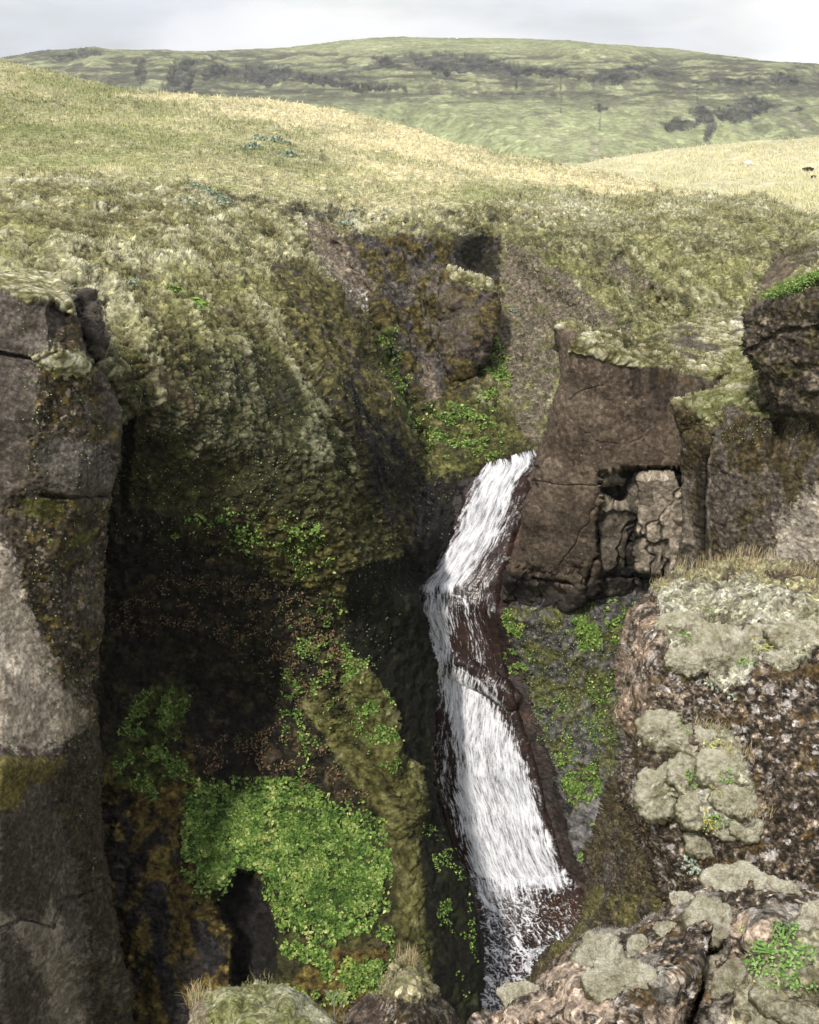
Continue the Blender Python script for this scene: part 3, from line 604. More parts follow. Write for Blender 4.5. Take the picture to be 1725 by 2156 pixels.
# ================================================================== valley ground under everything, and an unseen rim added to block light from behind
def sheet(name, fz, xs, ys, mat, colf, **kw):
    X, Yg = np.meshgrid(xs, ys); Z = fz(X, Yg); V = np.stack([X, Yg, Z], -1).reshape(-1, 3).astype(F)
    n, m = X.shape; k = np.arange(n*m).reshape(n, m)
    Q = np.stack([k[:-1, :-1], k[:-1, 1:], k[1:, 1:], k[1:, :-1]], -1).reshape(-1, 4)
    return link(name, mesh_np(name, V, Q, mat, colf(V)), **kw)
gm_ = ground_mat('plain_turf', 2.5, .3, .4, .2)
sheet('ground', lambda X, Y: -34+0*X, np.linspace(-2600, 2600, 60), np.linspace(-2600, 2600, 60), gm_,
      lambda V: ramp(.5+fbm(V, 900, 3), (.12, .13, .05), (.2, .19, .09)), kind='structure', label='low green plain below the canyon and the hills', cat='ground')
sheet('unseen_block_rim', lambda X, Y: np.where(Y < -2.5, CAMZ-2.2+np.abs(X)*.03, CAMZ-2.2-np.clip((Y+2.5)*26, 0, 95)), np.linspace(-16, 26, 50), np.concatenate([np.linspace(-260, -3, 40), np.linspace(-2.6, 1.2, 20)]), gm_,
      lambda V: ramp(.5+fbm(V, 3, 4), (.10, .10, .04), (.25, .22, .12)), kind='structure', label='unseen grassy rim under the viewpoint, added to block light from behind', cat='rim')  # out of view; keeps sky light behind the camera off the canyon

# ================================================================== bed of the falls and its right bank
C_CTRL = [(1020, 985, 82.2), (1130, 955, 84.5), (1100, 900, 86), (985, 1050, 80), (960, 1120, 78.5), (920, 1190, 76), (885, 1240, 74.5), (1050, 1250, 73.5), (1062, 1200, 74.3), (1085, 1100, 77.5), (1120, 1010, 81.5), (1160, 1000, 82),
  (900, 1262, 73.6), (1000, 1275, 72.6), (905, 1300, 72.6), (900, 1390, 71.7), (1000, 1440, 70.4), (1060, 1400, 70.5), (915, 1560, 68.2), (1110, 1560, 67), (1010, 1560, 67.4), (950, 1700, 65), (1150, 1700, 64.5), (1050, 1700, 64.4), (1000, 1850, 61.5), (1190, 1850, 61.5), (1010, 2000, 56), (1240, 1930, 58.5), (1180, 2020, 56), (1010, 2156, 50), (1130, 2156, 50.3), (1010, 2300, 45), (1300, 2300, 45),
  (1060, 1290, 70.5), (1150, 1300, 69.2), (1300, 1270, 69), (1150, 1450, 68.3), (1300, 1450, 66), (1300, 1600, 63.5), (1180, 1600, 65.8), (1250, 1720, 62), (1180, 1760, 63), (1250, 1880, 60.3), (1480, 1300, 66), (1480, 1600, 61), (1480, 1900, 57), (1480, 2300, 45),
  (820, 950, 89), (820, 1250, 76), (820, 1500, 72), (820, 1800, 64), (820, 2300, 46), (1480, 950, 80)]
WL = [(1020, 985), (1000, 1020), (985, 1050), (960, 1120), (922, 1185), (886, 1235), (884, 1290), (900, 1340), (912, 1400), (918, 1480), (910, 1560), (916, 1640), (935, 1700), (955, 1780), (985, 1850), (1005, 1930), (1010, 2000), (1008, 2080), (1005, 2300)]
WR = [(1135, 953), (1116, 1000), (1108, 1040), (1092, 1110), (1075, 1170), (1052, 1240), (1046, 1290), (1050, 1350), (1066, 1410), (1085, 1480), (1108, 1550), (1128, 1620), (1148, 1700), (1172, 1790), (1205, 1855), (1243, 1905), (1236, 1960), (1185, 2020), (1140, 2070), (1115, 2110), (1110, 2300)]
BEDP = WL+WR[::-1]
def c_disp(c):
    p = c.P; c.bed = c.reg([(x-14, y) for x, y in WL]+[(x+26+10*(y > 1400), y) for x, y in WR][::-1], 10, 8)
    r = 1-c.bed
    return (r*(ridged(p, 2.6, 5, .55, 3, (.8, .8, 1.3))*.5+fbm(p, .8, 4, .6, 5)*.25-.1)+c.bed*(fbm(p, 1.2, 3, .5, 8, (1, 1, 2))*.18)).astype(F)
def c_col(c):
    p = c.P; s1 = fbm(p, 2.2, 5, .68, 14); s2 = fbm(p, .4, 4, .7, 24)
    rock = ramp(.5+s2*1.3, (.03, .028, .028), (.085, .078, .078), (.17, .155, .15))
    moss = ramp(.5+s2*1.2, (.035, .036, .008), (.085, .085, .017), (.16, .16, .035))
    mz = c.reg([(1055, 1280), (1330, 1270), (1320, 1500), (1300, 1640), (1240, 1700), (1190, 1720), (1170, 1600), (1120, 1480), (1070, 1400)], 16, 20)
    col = mixc(rock, mz*sstep(-.10, .10, s1+.02), moss)
    blk = c.reg([(1140, 1540), (1190, 1680), (1230, 1720), (1180, 1760), (1150, 1650), (1120, 1560)], 10, 10)
    col = mixc(col, blk*.85, (.022, .02, .02))
    scr = c.reg([(1190, 1720), (1300, 1620), (1310, 1700), (1250, 1780), (1255, 1880), (1200, 1840), (1170, 1770)], 8, 8)
    f1, f2, ci = worley(p, .5, 4)
    col = mixc(col, scr*.9, ramp(ci*.8+s2*.5, (.085, .078, .075), (.15, .14, .135), (.24, .225, .21)))
    bed = ramp(.5+s2*.8+fbm(p, 3, 3, .5, 6)*.6, (.014, .009, .007), (.038, .022, .016), (.07, .038, .024))
    org = c.lin([(1112, 1010), (1100, 1080), (1090, 1130), (1078, 1180)], 11, 8, 8)
    bed = mixc(bed, org*.7*sstep(-.3, .2, s2), (.13, .05, .018))
    lw = c.reg([(800, 940), (1030, 975), (985, 1060), (925, 1190), (885, 1240), (880, 1400), (915, 1600), (1000, 1900), (1000, 2300), (800, 2300)], 10, 6)
    col = mixc(col, lw, ramp(.5+s2, (.012, .011, .010), (.035, .03, .027)))
    return mixc(col, c.bed, bed)
wetr = ground_mat('wet_rock', .28, .5, .9, .08, rough=.55, coarse=.7, spec=.5)
patch('canyon_floor', [(845, 1030), (960, 1030), (985, 1008), (1022, 990), (1062, 977), (1112, 966), (1150, 962), (1180, 945), (1470, 950), (1470, 2290), (825, 2290)], C_CTRL, 1.75, wetr, c_col, c_disp, nb=4, warp=2, rnd=(6, .5), thick=8,
      carve=[('line', [(900, 1385), (960, 1400), (1020, 1430), (1080, 1470)], -.5, 26)], kind='structure',
      label='dark wet rock bed and mossy bank beside the waterfall', cat='rock bed')

# ================================================================== the waterfall
def w_sides(y):
    l = np.interp(y, [p[1] for p in WL], [p[0] for p in WL]); r = np.interp(y, [p[1] for p in WR], [p[0] for p in WR]); return l, r
def w_disp(c):
    l, r = w_sides(c.y); c.t = np.clip((c.x-l)/(r-l+1e-6), -.1, 1.1).astype(F); t = c.t; y = c.y
    wid = (r-l)/170.0
    wr = fbm(np.stack([c.x/60, y/60, 0*y], -1).astype(F), 1, 2)*.5
    A = np.stack([t*wid*17+wr*1.2, y/62.0, 0*y], -1).astype(F); B = np.stack([t*wid*62+wr*2.5, y/22.0, 0*y+4], -1).astype(F)
    s1 = fbm(A, 1, 4, .6, 2); s2 = fbm(B, 1, 4, .7, 5)
    X2 = c.x*.83+y*.55; Y2 = y*.83-c.x*.55; w1 = fbm(np.stack([X2/40, Y2/30, 0*y], -1).astype(F), 1, 3, .6, 5)*1.6
    sw = np.maximum(ridged(np.stack([X2/26+w1, Y2/15+w1*.7, 0*y+2], -1).astype(F), 1, 2, .5, 9), ridged(np.stack([X2/13+w1, Y2/8-w1, 0*y+7], -1).astype(F), 1, 2, .5, 19)-.06)
    sp = fbm(np.stack([X2/3.1, Y2/3.7, 0*y], -1).astype(F), 1, 2, .7, 1)
    K = lambda pl, so=10, wa=8: sstep(-14, 20, sdf(c.x+c.wx*wa, c.y+c.wy*wa, pl)+s2*16+s1*12)
    den = np.zeros(len(y), F)
    den = np.maximum(den, 1.00*K([(1020, 978), (1138, 950), (1120, 985), (1090, 1020), (1078, 1070), (1060, 1130), (1020, 1190), (985, 1240), (950, 1258), (880, 1262), (880, 1235), (935, 1170), (975, 1080), (1000, 1010)], 10))
    den = np.maximum(den, .55*K([(1078, 1020), (1110, 1000), (1098, 1060), (1080, 1120), (1058, 1170), (1040, 1180), (1068, 1110)], 8))
    den = np.maximum(den, .30*K([(1040, 1150), (1085, 1120), (1055, 1240), (1052, 1300), (1000, 1260)], 10))
    den = np.maximum(den, .86*K([(880, 1240), (945, 1250), (960, 1300), (955, 1360), (960, 1410), (905, 1390), (890, 1330)], 10))
    den = np.maximum(den, .62*K([(985, 1260), (1000, 1290), (1015, 1340), (1025, 1420), (1000, 1400), (985, 1330)], 7))
    den = np.maximum(den, .22*K([(950, 1260), (1046, 1250), (1050, 1400), (1080, 1480), (960, 1400)], 10))
    den = np.maximum(den, 1.0*K([(912, 1392), (960, 1400), (1005, 1425), (1045, 1480), (1082, 1540), (1110, 1610), (1132, 1680), (1152, 1750), (1172, 1800), (1198, 1860), (1165, 1890), (1110, 1880), (1080, 1895), (1030, 1880), (1000, 1850), (975, 1780), (950, 1690), (962, 1620), (945, 1540), (925, 1470)], 10))
    den = np.maximum(den, .5*K([(1010, 1420), (1060, 1440), (1100, 1550), (1150, 1700), (1190, 1830), (1150, 1760), (1080, 1550)], 8))
    den = np.maximum(den, .50*K([(898, 1430), (950, 1560), (960, 1700), (930, 1680), (905, 1600)], 10))
    den = den-.30*K([(1030, 1540), (1050, 1640), (1080, 1760), (1070, 1800), (1045, 1700), (1020, 1600)], 10)
    den = den-.35*K([(1020, 1130), (1035, 1120), (1000, 1210), (975, 1230)], 8)
    low = sstep(1800, 1990, y+c.wy*70+(c.x-1080)*.25)
    den = np.maximum(den, .80*K([(975, 1840), (1190, 1840), (1215, 1875), (1150, 1895), (1100, 1900), (1040, 1930), (1000, 1900)], 26))
    den = np.maximum(den, .72*K([(985, 1860), (1150, 1880), (1120, 1980), (1080, 2060), (1000, 2060), (1000, 1900)], 16))
    den = np.maximum(den, .72*K([(1005, 2060), (1060, 2040), (1120, 1990), (1190, 1985), (1190, 2010), (1120, 2060), (1090, 2110), (1090, 2300), (1000, 2300)], 14))
    den = np.maximum(den, .95*c.lin([(1185, 1992), (1150, 2000), (1118, 2005), (1108, 2045)], 9, 5, 8))
    den = np.maximum(den, .8*c.lin([(1065, 1957), (1090, 1962)], 3, 2, 3)+0)
    den = np.maximum(den, .75*c.lin([(1140, 1912), (1165, 1916), (1190, 1910)], 3, 2, 3))
    edge = np.maximum.reduce([.9*c.lin([(905, 1392), (950, 1396), (985, 1415), (1020, 1440), (1060, 1475)], 3, 3, 5), .85*c.lin([(930, 1250), (975, 1262), (990, 1290)], 3, 3, 5)])
    up = 1-low
    core = np.clip(den*1.15, 0, 1.1)
    st = up*(s1*.5+s2*.85)+low*((sstep(.66, .93, sw)-.32)*1.2+s1*.45)+sp*.28
    den = den*sstep(-.01, .10, t+s2*.05)*sstep(1.01, .93, t+s2*.05); core = np.clip(den*1.15, 0, 1.1)
    foam = sstep(.0, .95, np.maximum(core, edge)*1.08-.42+st*(1.3-.40*core))
    c.foam = np.clip(foam, 0, 1)
    c.s = s2; c.s1 = s1
    up2 = np.exp(-((y-1405-(c.x-900)*.3)/12)**2)*K([(890, 1370), (1060, 1440), (1080, 1500), (890, 1440)], 10)
    return (foam*.04+s1*.05+s2*.006+low*(sw-.5)*.12+up2*.15+.42).astype(F)
def w_col(c):
    s = fbm(c.P, .5, 3, .6, 3)
    br = ramp(.45+s*.8+fbm(c.P, 4, 3, .5, 7)*.6, (.012, .008, .007), (.034, .02, .016), (.055, .03, .022))
    br = mixc(br, c.reg([(1150, 1890), (1250, 1900), (1240, 1960), (1150, 1960)], 12, 10)*.7, (.045, .022, .010))
    wh = ramp(.60+c.s*.7+c.s1*.7, (.34, .35, .39), (.62, .63, .67), (.88, .88, .91))
    return mixc(br, c.foam, wh)
def water_mat():
    m = bpy.data.materials.new('falling_water'); m.use_nodes = True; t = m.node_tree; b = t.nodes['Principled BSDF']
    a = t.nodes.new('ShaderNodeAttribute'); a.attribute_name = 'Col'
    t.links.new(a.outputs['Color'], b.inputs['Base Color'])
    se = t.nodes.new('ShaderNodeSeparateColor'); t.links.new(a.outputs['Color'], se.inputs[0])
    mr = t.nodes.new('ShaderNodeMapRange'); mr.inputs[1].default_value = .04; mr.inputs[2].default_value = .4; mr.inputs[3].default_value = .22; mr.inputs[4].default_value = .75
    t.links.new(se.outputs[2], mr.inputs[0]); t.links.new(mr.outputs[0], b.inputs['Roughness'])
    b.inputs['IOR'].default_value = 1.33
    g = t.nodes.new('ShaderNodeNewGeometry'); n = t.nodes.new('ShaderNodeTexNoise'); n.inputs['Scale'].default_value = 5; n.inputs['Detail'].default_value = 4
    t.links.new(g.outputs['Position'], n.inputs['Vector']); bp = t.nodes.new('ShaderNodeBump'); bp.inputs['Strength'].default_value = .35; bp.inputs['Distance'].default_value = .08
    t.links.new(n.outputs[0], bp.inputs['Height']); t.links.new(bp.outputs[0], b.inputs['Normal'])
    return m
patch('waterfall', BEDP, C_CTRL, 1.15, water_mat(), w_col, w_disp, nb=6, warp=2.0, wscale=18, rnd=(13, .75), thick=.8,
      carve=[('line', [(900, 1385), (960, 1400), (1020, 1430), (1080, 1470)], -.55, 26)], kind='structure',
      label='white stepped waterfall twisting down between the canyon walls', cat='waterfall')

# ================================================================== right hand cliffs
def streaks(p, s=.8, off=0): return fbm(p, s, 4, .6, off, (1, 1, 7))
def pillow(p, s, off): a, b = lumps(p, s, off); return a, b
rockm = ground_mat('basalt_tuff', .24, .38, .8, .05, coarse=2.2, fleck=.28)
def d_disp(c):
    p = c.P
    c.top = np.maximum.reduce([c.reg([(1150, 665), (1160, 694), (1238, 698), (1208, 712), (1198, 742), (1245, 750), (1298, 771), (1396, 778), (1445, 790), (1500, 800), (1550, 780), (1850, 760), (1850, 590), (1160, 590)], 4, 4),])
    c.tail = c.reg([(1165, 690), (1235, 690), (1215, 712), (1205, 740), (1190, 725), (1170, 730)], 4, 6)
    a, b = lumps(p, .95, 3.0); c.lump = np.clip(a*.6+b*.5, 0, 1); c.rec = c.reg(REC, 5, 5)
    pw = p+np.stack([fbm(p, 2.5, 3, .6, k*4) for k in range(3)], -1)*F(1.2)
    f1, f2, ci = worley(pw, 3.3, 3, (.7, .9, 2.0)); c.crk = sstep(.07, .01, f2-f1); c.ci = ci; c.fac = (ci-.5)*.75+.3+fbm(p, 2, 3, .5, 18)*.25-c.crk*.2
    d = c.top*(a*.20+b*.12+fbm(p, 2.4, 3, .5, 55)*.3+.05)
    f = 1-c.top
    d = d+f*(fbm(p, 7, 3, .5, 2)*.7+ridged(p, 2.0, 4, .5, 6, (1, 1, 1.6))*.07+fbm(p, .4, 3, .6, 3)*.05)
    d = d+f*c.rec*c.fac
    lowr = c.reg([(1050, 1180), (1180, 1210), (1260, 1170), (1450, 1180), (1450, 1320), (1040, 1320)], 12, 14)
    d = d+lowr*(ridged(p, 2.4, 4, .55, 26, (.9, .9, 1.3))*.25+(c.ci-.5)*.6-c.crk*.3)
    c.lowr = lowr
    d = d-c.rec*0
    return d.astype(F)
REC = [(1258, 992), (1300, 984), (1370, 984), (1443, 982), (1447, 1060), (1445, 1150), (1420, 1235), (1340, 1262), (1255, 1250), (1262, 1200), (1255, 1120), (1262, 1040)]
def d_col(c):
    p = c.P; s1 = fbm(p, 1.6, 5, .6, 14); s2 = fbm(p, .3, 4, .7, 24); sv = streaks(p, .9, 5)
    r = ramp(.48+s2*.9+fbm(p, 6, 3, .5, 3)*.6+sv*.3, (.066, .049, .035), (.124, .094, .068), (.185, .146, .108))
    topd = c.reg([(1240, 700), (1500, 780), (1500, 880), (1380, 860), (1280, 800)], 24, 10)
    r = mixc(r, topd*sstep(-.15, .25, sv)*.75, (.026, .022, .019))
    lowp = c.reg([(1090, 1040), (1250, 1060), (1260, 1240), (1180, 1280), (1080, 1180)], 26, 20)
    r = mixc(r, lowp*sstep(-.2, .3, s1)*.5, (.14, .115, .088))
    f1, f2, ci = worley(p, .35, 2)
    sp = sstep(.16, .08, f1)*(ci > .93)
    r = mixc(r, sp, (.45, .42, .38))
    pale = mixc(ramp(.5+s2*.8+s1*.5, (.19, .16, .125), (.34, .29, .225), (.46, .40, .32)), sstep(.0, .35, sv)*.6, (.07, .06, .048))
    pale = mixc(pale, c.reg([(1258, 1080), (1330, 1060), (1345, 1180), (1330, 1240), (1255, 1240)], 14, 20)*.55, (.08, .068, .053))
    pale = pale*(.75+.5*c.ci)[:, None]; pale = mixc(pale, c.crk*.6, (.03, .025, .02))
    r = mixc(r, c.rec*.95, pale)
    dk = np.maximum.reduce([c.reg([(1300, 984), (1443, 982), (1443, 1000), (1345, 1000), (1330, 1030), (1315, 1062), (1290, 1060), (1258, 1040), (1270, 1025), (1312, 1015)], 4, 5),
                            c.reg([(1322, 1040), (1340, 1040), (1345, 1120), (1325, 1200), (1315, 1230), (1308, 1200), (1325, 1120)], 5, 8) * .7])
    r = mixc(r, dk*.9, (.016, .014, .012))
    wet = c.reg([(1050, 1195), (1150, 1215), (1190, 1240), (1260, 1215), (1300, 1190), (1420, 1200), (1440, 1330), (1040, 1330)], 12, 14)
    r = mixc(r, wet*.85*sstep(-.45, -.05, s1), ramp(.5+s2, (.012, .011, .012), (.042, .039, .040)))
    bl = c.reg([(1110, 1235), (1160, 1225), (1205, 1245), (1195, 1265), (1130, 1262)], 6, 8)
    r = mixc(r, bl*.8, (.095, .08, .065))
    ms = sstep(.18, .35, fbm(p, 1.4, 4, .6, 61))*(1-c.rec)*.5*c.reg([(1380, 780), (1500, 800), (1500, 850), (1390, 860)], 20, 10)
    r = mixc(r, ms, (.09, .065, .012))
    m = moss_col(p, .9, c.lump, .66)
    far = sstep(1350, 1450, c.x)*sstep(-.02, .16, fbm(p, 3.4, 4, .62, 71)-.0)
    m = mixc(m, far*.85, ramp(.5+s2, (.07, .058, .05), (.14, .12, .105)))
    gr = c.reg([(1480, 790), (1570, 720), (1640, 760), (1640, 880), (1500, 860)], 20, 16)
    m = mixc(m, gr*.5*sstep(-.2, .2, s1), (.17, .19, .06))
    rim = c.top*(1-c.lump)*sstep(1200, 1250, c.x)
    return mixc(r, c.top, m)
patch('fractured_cliff_block', [(1168, 686), (1182, 677), (1200, 675), (1235, 690), (1262, 694), (1300, 695), (1345, 722), (1400, 698), (1470, 668), (1530, 660), (1620, 640), (1700, 620), (1850, 610), (1850, 1330), (1400, 1330), (1345, 1262), (1300, 1250), (1240, 1262), (1200, 1285), (1150, 1292), (1090, 1272), (1056, 1265), (1060, 1225), (1082, 1185), (1100, 1130), (1102, 1080), (1113, 1045), (1120, 1030), (1112, 1008), (1124, 985), (1138, 930), (1152, 870), (1175, 808), (1180, 780), (1172, 745), (1165, 715)],
      [(1168, 690, 69.5), (1205, 712, 67.3), (1175, 800, 68.3), (1140, 930, 69), (1115, 1030, 69.2), (1090, 1180, 69.8), (1060, 1260, 71), (1215, 705, 68), (1240, 725, 67), (1300, 755, 66.5), (1400, 778, 66.5), (1490, 808, 66), (1200, 680, 70), (1280, 695, 71), (1345, 722, 73), (1400, 700, 77), (1470, 670, 81), (1570, 650, 83), (1700, 620, 86), (1850, 610, 88), (1450, 740, 72), (1550, 740, 72),
       (1240, 760, 66.6), (1300, 850, 66), (1430, 850, 65.6), (1300, 975, 65.8), (1430, 975, 65.2), (1200, 900, 67), (1200, 1020, 67.2), (1250, 1020, 66.2), (1150, 1100, 68.2), (1160, 1200, 68.4), (1250, 1200, 67.3), (1250, 1100, 66.6), (1350, 1100, 66.2), (1430, 1200, 66.2), (1350, 1200, 67), (1200, 1270, 69), (1340, 1250, 68), (1090, 1255, 71.5), (1120, 1215, 69.6), (1500, 880, 66), (1600, 900, 66), (1850, 1330, 60), (1850, 800, 80), (1600, 760, 72)],
      1.5, rockm, d_col, d_disp, nb=3, warp=1.8, wscale=30, rnd=(9, 2.0), thick=12,
      carve=[('poly', REC, 1.1, 5, 4), ('poly', [(1258, 1015), (1312, 1010), (1312, 984), (1443, 982), (1443, 998), (1345, 1000), (1335, 1035), (1318, 1062), (1290, 1062), (1262, 1036)], 1.2, 4, 3),
             ('poly', [(1352, 1000), (1420, 1000), (1436, 1080), (1430, 1200), (1345, 1200), (1330, 1120), (1348, 1080)], -1.1, 8, 8),
             ('line', [(1347, 1010), (1352, 1060), (1340, 1110), (1318, 1150), (1318, 1190)], 1.1, 7, 6), ('line', [(1395, 1040), (1420, 1090), (1440, 1120)], .6, 5, 6),
             ('line', [(1108, 990), (1120, 1012), (1180, 1020), (1258, 1022)], .16, 2.6, 3), ('line', [(1060, 1200), (1110, 1215), (1170, 1222), (1210, 1230)], .8, 6, 6),
             ('line', [(1230, 1240), (1250, 1180), (1262, 1170), (1258, 1100)], 1.0, 7, 6), ('line', [(1260, 1215), (1330, 1212), (1440, 1225)], .7, 6, 8),
             ('line', [(1183, 800), (1190, 850), (1215, 900), (1260, 925), (1300, 935)], .10, 2.4, 14), ('line', [(1200, 845), (1225, 820), (1270, 812)], .10, 2.4, 10), ('line', [(1380, 890), (1350, 925), (1325, 935)], .10, 2.4, 10),
             ('line', [(1128, 985), (1118, 1005), (1130, 1028)], .8, 7, 3), ('line', [(1262, 1030), (1240, 1100), (1225, 1120), (1180, 1190)], .15, 3, 10), ('poly', [(1110, 1235), (1160, 1225), (1205, 1245), (1195, 1265), (1130, 1262)], .6, 8, 6)],
      label='broad brown cliff block with a fractured hollow right of the waterfall', cat='cliff')

def e_disp(c):
    p = c.P
    c.top = c.reg([(1405, 835), (1450, 830), (1495, 820), (1530, 790), (1560, 760), (1560, 720), (1900, 720), (1900, 905), (1725, 898), (1690, 885), (1640, 885), (1575, 878), (1540, 850), (1520, 860), (1530, 890), (1500, 905), (1478, 880), (1455, 862), (1425, 856)], 5, 8)
    a, b = lumps(p, .85, 5.0); c.lump = np.clip(a*.6+b*.5, 0, 1)
    d = c.top*(a*.22+b*.12+fbm(p, 2.2, 3, .5, 55)*.3)+(1-c.top)*(fbm(p, 4, 4, .55, 2, (1, 1, 1.6))*.35+ridged(p, 1.4, 4, .55, 6, (1, 1, 1.3))*.12+fbm(p, .35, 3, .65, 3)*.10)
    return d.astype(F)
def e_col(c):
    p = c.P; s1 = fbm(p, 1.5, 5, .64, 14, (1, 1, 1.8)); s2 = fbm(p, .28, 4, .7, 24); sv = streaks(p, 1.0, 15)
    r = ramp(.5+s2*1.1+s1*.4, (.045, .037, .029), (.12, .10, .08), (.20, .17, .14))
    side = sstep(1500, 1490, c.x+c.wx*6)
    mo = sstep(-.02, .18, s1+.1*sv+.08*side+.12*sstep(1100, 850, c.y))
    r = mixc(r, mo*.75, ramp(.5+s2*1.3, (.02, .015, .008), (.075, .055, .012), (.11, .085, .02)))
    lt = sstep(.25, .45, fbm(p, .8, 4, .65, 44)); r = mixc(r, lt*.6, (.24, .20, .155))
    pale = c.reg([(1640, 1090), (1690, 1050), (1740, 1010), (1900, 1000), (1900, 1330), (1600, 1330), (1620, 1180)], 30, 20)
    r = mixc(r, pale*.85, ramp(.5+s2*.8+sv*.7, (.22, .19, .155), (.38, .335, .28), (.50, .45, .38)))
    pl2 = c.reg([(1440, 985), (1452, 1000), (1460, 1080), (1470, 1160), (1450, 1230), (1400, 1330), (1395, 1250), (1420, 1180), (1440, 1100)], 6, 6)
    r = mixc(r, pl2*.75, ramp(.5+s2, (.12, .10, .08), (.24, .205, .165)))
    r = mixc(r, c.lin([(1505, 910), (1496, 980), (1494, 1080), (1496, 1190)], 2.5, 2, 4)*.8, (.22, .19, .15))
    r = mixc(r, c.lin([(1482, 940), (1478, 1050), (1482, 1150)], 9, 8, 10)*.6, (.012, .010, .009))
    m = moss_col(p, .85, c.lump, .60)
    gr = sstep(-.15, .2, fbm(p, 2.2, 4, .6, 71)); m = mixc(m, gr*.45, ramp(.5+s2, (.13, .16, .04), (.24, .26, .09)))
    red = sstep(.2, .35, fbm(p, .6, 3, .6, 9))*c.reg([(1560, 880), (1725, 890), (1725, 915), (1600, 905)], 10, 8); m = mixc(m, red*.8, (.20, .07, .03))
    return mixc(r, c.top, m)
patch('stained_cliff_buttress', [(1415, 846), (1450, 838), (1495, 828), (1530, 800), (1560, 770), (1575, 735), (1700, 720), (2250, 720), (2250, 1560), (1450, 1560), (1395, 1330), (1402, 1245), (1425, 1180), (1442, 1100), (1440, 1000), (1436, 920), (1424, 888)],
      [(1415, 848, 58.3), (1440, 870, 57.7), (1480, 830, 60), (1560, 790, 62.5), (1600, 740, 65), (2250, 730, 62), (1500, 870, 57.2), (1515, 900, 56.2), (1580, 880, 54.5), (1600, 850, 57.5), (1650, 865, 56.8), (1700, 902, 52.3), (2250, 905, 48),
       (1428, 920, 58.6), (1430, 1000, 60), (1425, 1180, 59.5), (1497, 950, 56.3), (1496, 1180, 56), (1540, 1000, 55.3), (1540, 1180, 54.8), (1620, 1000, 53.5), (1725, 1000, 51), (1725, 1200, 50.5), (2250, 1200, 46.5), (1400, 1240, 61), (1500, 1320, 55.5), (2250, 1320, 46), (1470, 1000, 57.6), (1470, 1150, 57.4), (2250, 840, 54)],
      1.5, rockm, e_col, e_disp, nb=2, warp=2, wscale=30, rnd=(6, 1.6), thick=10,
      carve=[('line', [(1505, 915), (1490, 980), (1486, 1080), (1488, 1190)], .35, 6, 3)],
      label='moss stained brown cliff buttress with a pale foot below the right tower', cat='cliff')

def f_disp(c):
    p = c.P
    c.top = c.reg([(1560, 700), (1570, 660), (1590, 640), (1640, 620), (1700, 605), (1900, 600), (1900, 480), (1640, 480), (1540, 640)], 6, 8)*(1-c.reg([(1640, 545), (1725, 520), (1725, 560), (1690, 570), (1640, 610), (1600, 620), (1620, 580)], 6, 12)*.8)
    a, b = lumps(p, .7, 5.0); c.lump = np.clip(a*.6+b*.5, 0, 1)
    return (c.top*(a*.35+b*.15)+(1-c.top)*(fbm(p, 3, 4, .6, 2, (1, 1, .6))*.6+ridged(p, 1.5, 4, .6, 6, (1.4, 1.4, .7))*.10+fbm(p, .35, 3, .65, 3)*.12)).astype(F)
def f_col(c):
    p = c.P; s1 = fbm(p, 1.2, 5, .66, 14); s2 = fbm(p, .25, 4, .72, 24)
    r = ramp(.45+s2*1.4, (.03, .024, .018), (.08, .066, .05), (.18, .15, .115))
    r = mixc(r, sstep(-.05, .15, s1)*.7, ramp(.5+s2*1.3, (.02, .018, .006), (.07, .06, .015), (.11, .095, .03)))
    r = mixc(r, sstep(.24, .4, fbm(p, .55, 4, .65, 44))*.7, (.24, .20, .14))
    red = c.reg([(1632, 540), (1680, 560), (1650, 600), (1605, 640), (1590, 650), (1610, 600)], 8, 8)
    r = mixc(r, red*.7, (.14, .105, .08))
    m = moss_col(p, .8, c.lump, .66); m = mixc(m, sstep(.0, .2, s1)*.6, (.10, .085, .06))
    g = c.reg([(1590, 640), (1640, 605), (1725, 575), (1900, 560), (1900, 620), (1725, 620), (1640, 645)], 6, 6)
    m = mixc(m, g*.8, ramp(.5+s2, (.08, .12, .03), (.17, .21, .06)))
    return mixc(r, c.top, m)
patch('overhanging_rock_tower', [(1640, 535), (1660, 522), (1690, 518), (1725, 514), (2200, 500), (2200, 930), (1725, 891), (1680, 880), (1630, 867), (1607, 850), (1600, 800), (1590, 770), (1566, 738), (1560, 715), (1572, 690), (1567, 660), (1578, 645), (1598, 612), (1612, 588), (1630, 560)],
      [(1565, 735, 54.6), (1600, 850, 55), (1725, 888, 51), (1590, 650, 55.2), (1640, 640, 53.5), (1725, 635, 51.5), (1640, 535, 61), (1725, 518, 60), (1600, 612, 57.5), (1725, 600, 53.8), (1725, 570, 55.5), (1680, 580, 56), (2200, 600, 48), (2200, 930, 46.5), (2200, 505, 57), (1650, 850, 53.2), (1600, 760, 53.8), (1700, 760, 51)],
      1.5, rockm, f_col, f_disp, nb=2, warp=2.4, wscale=22, rnd=(8, 1.8), thick=8,
      carve=[('line', [(1605, 800), (1625, 850), (1680, 875), (1725, 884)], .8, 14, 6), ('line', [(1566, 745), (1640, 700), (1725, 690)], .3, 8, 8)],
      label='dark overhanging rock tower topped with moss at the right edge', cat='rock tower')

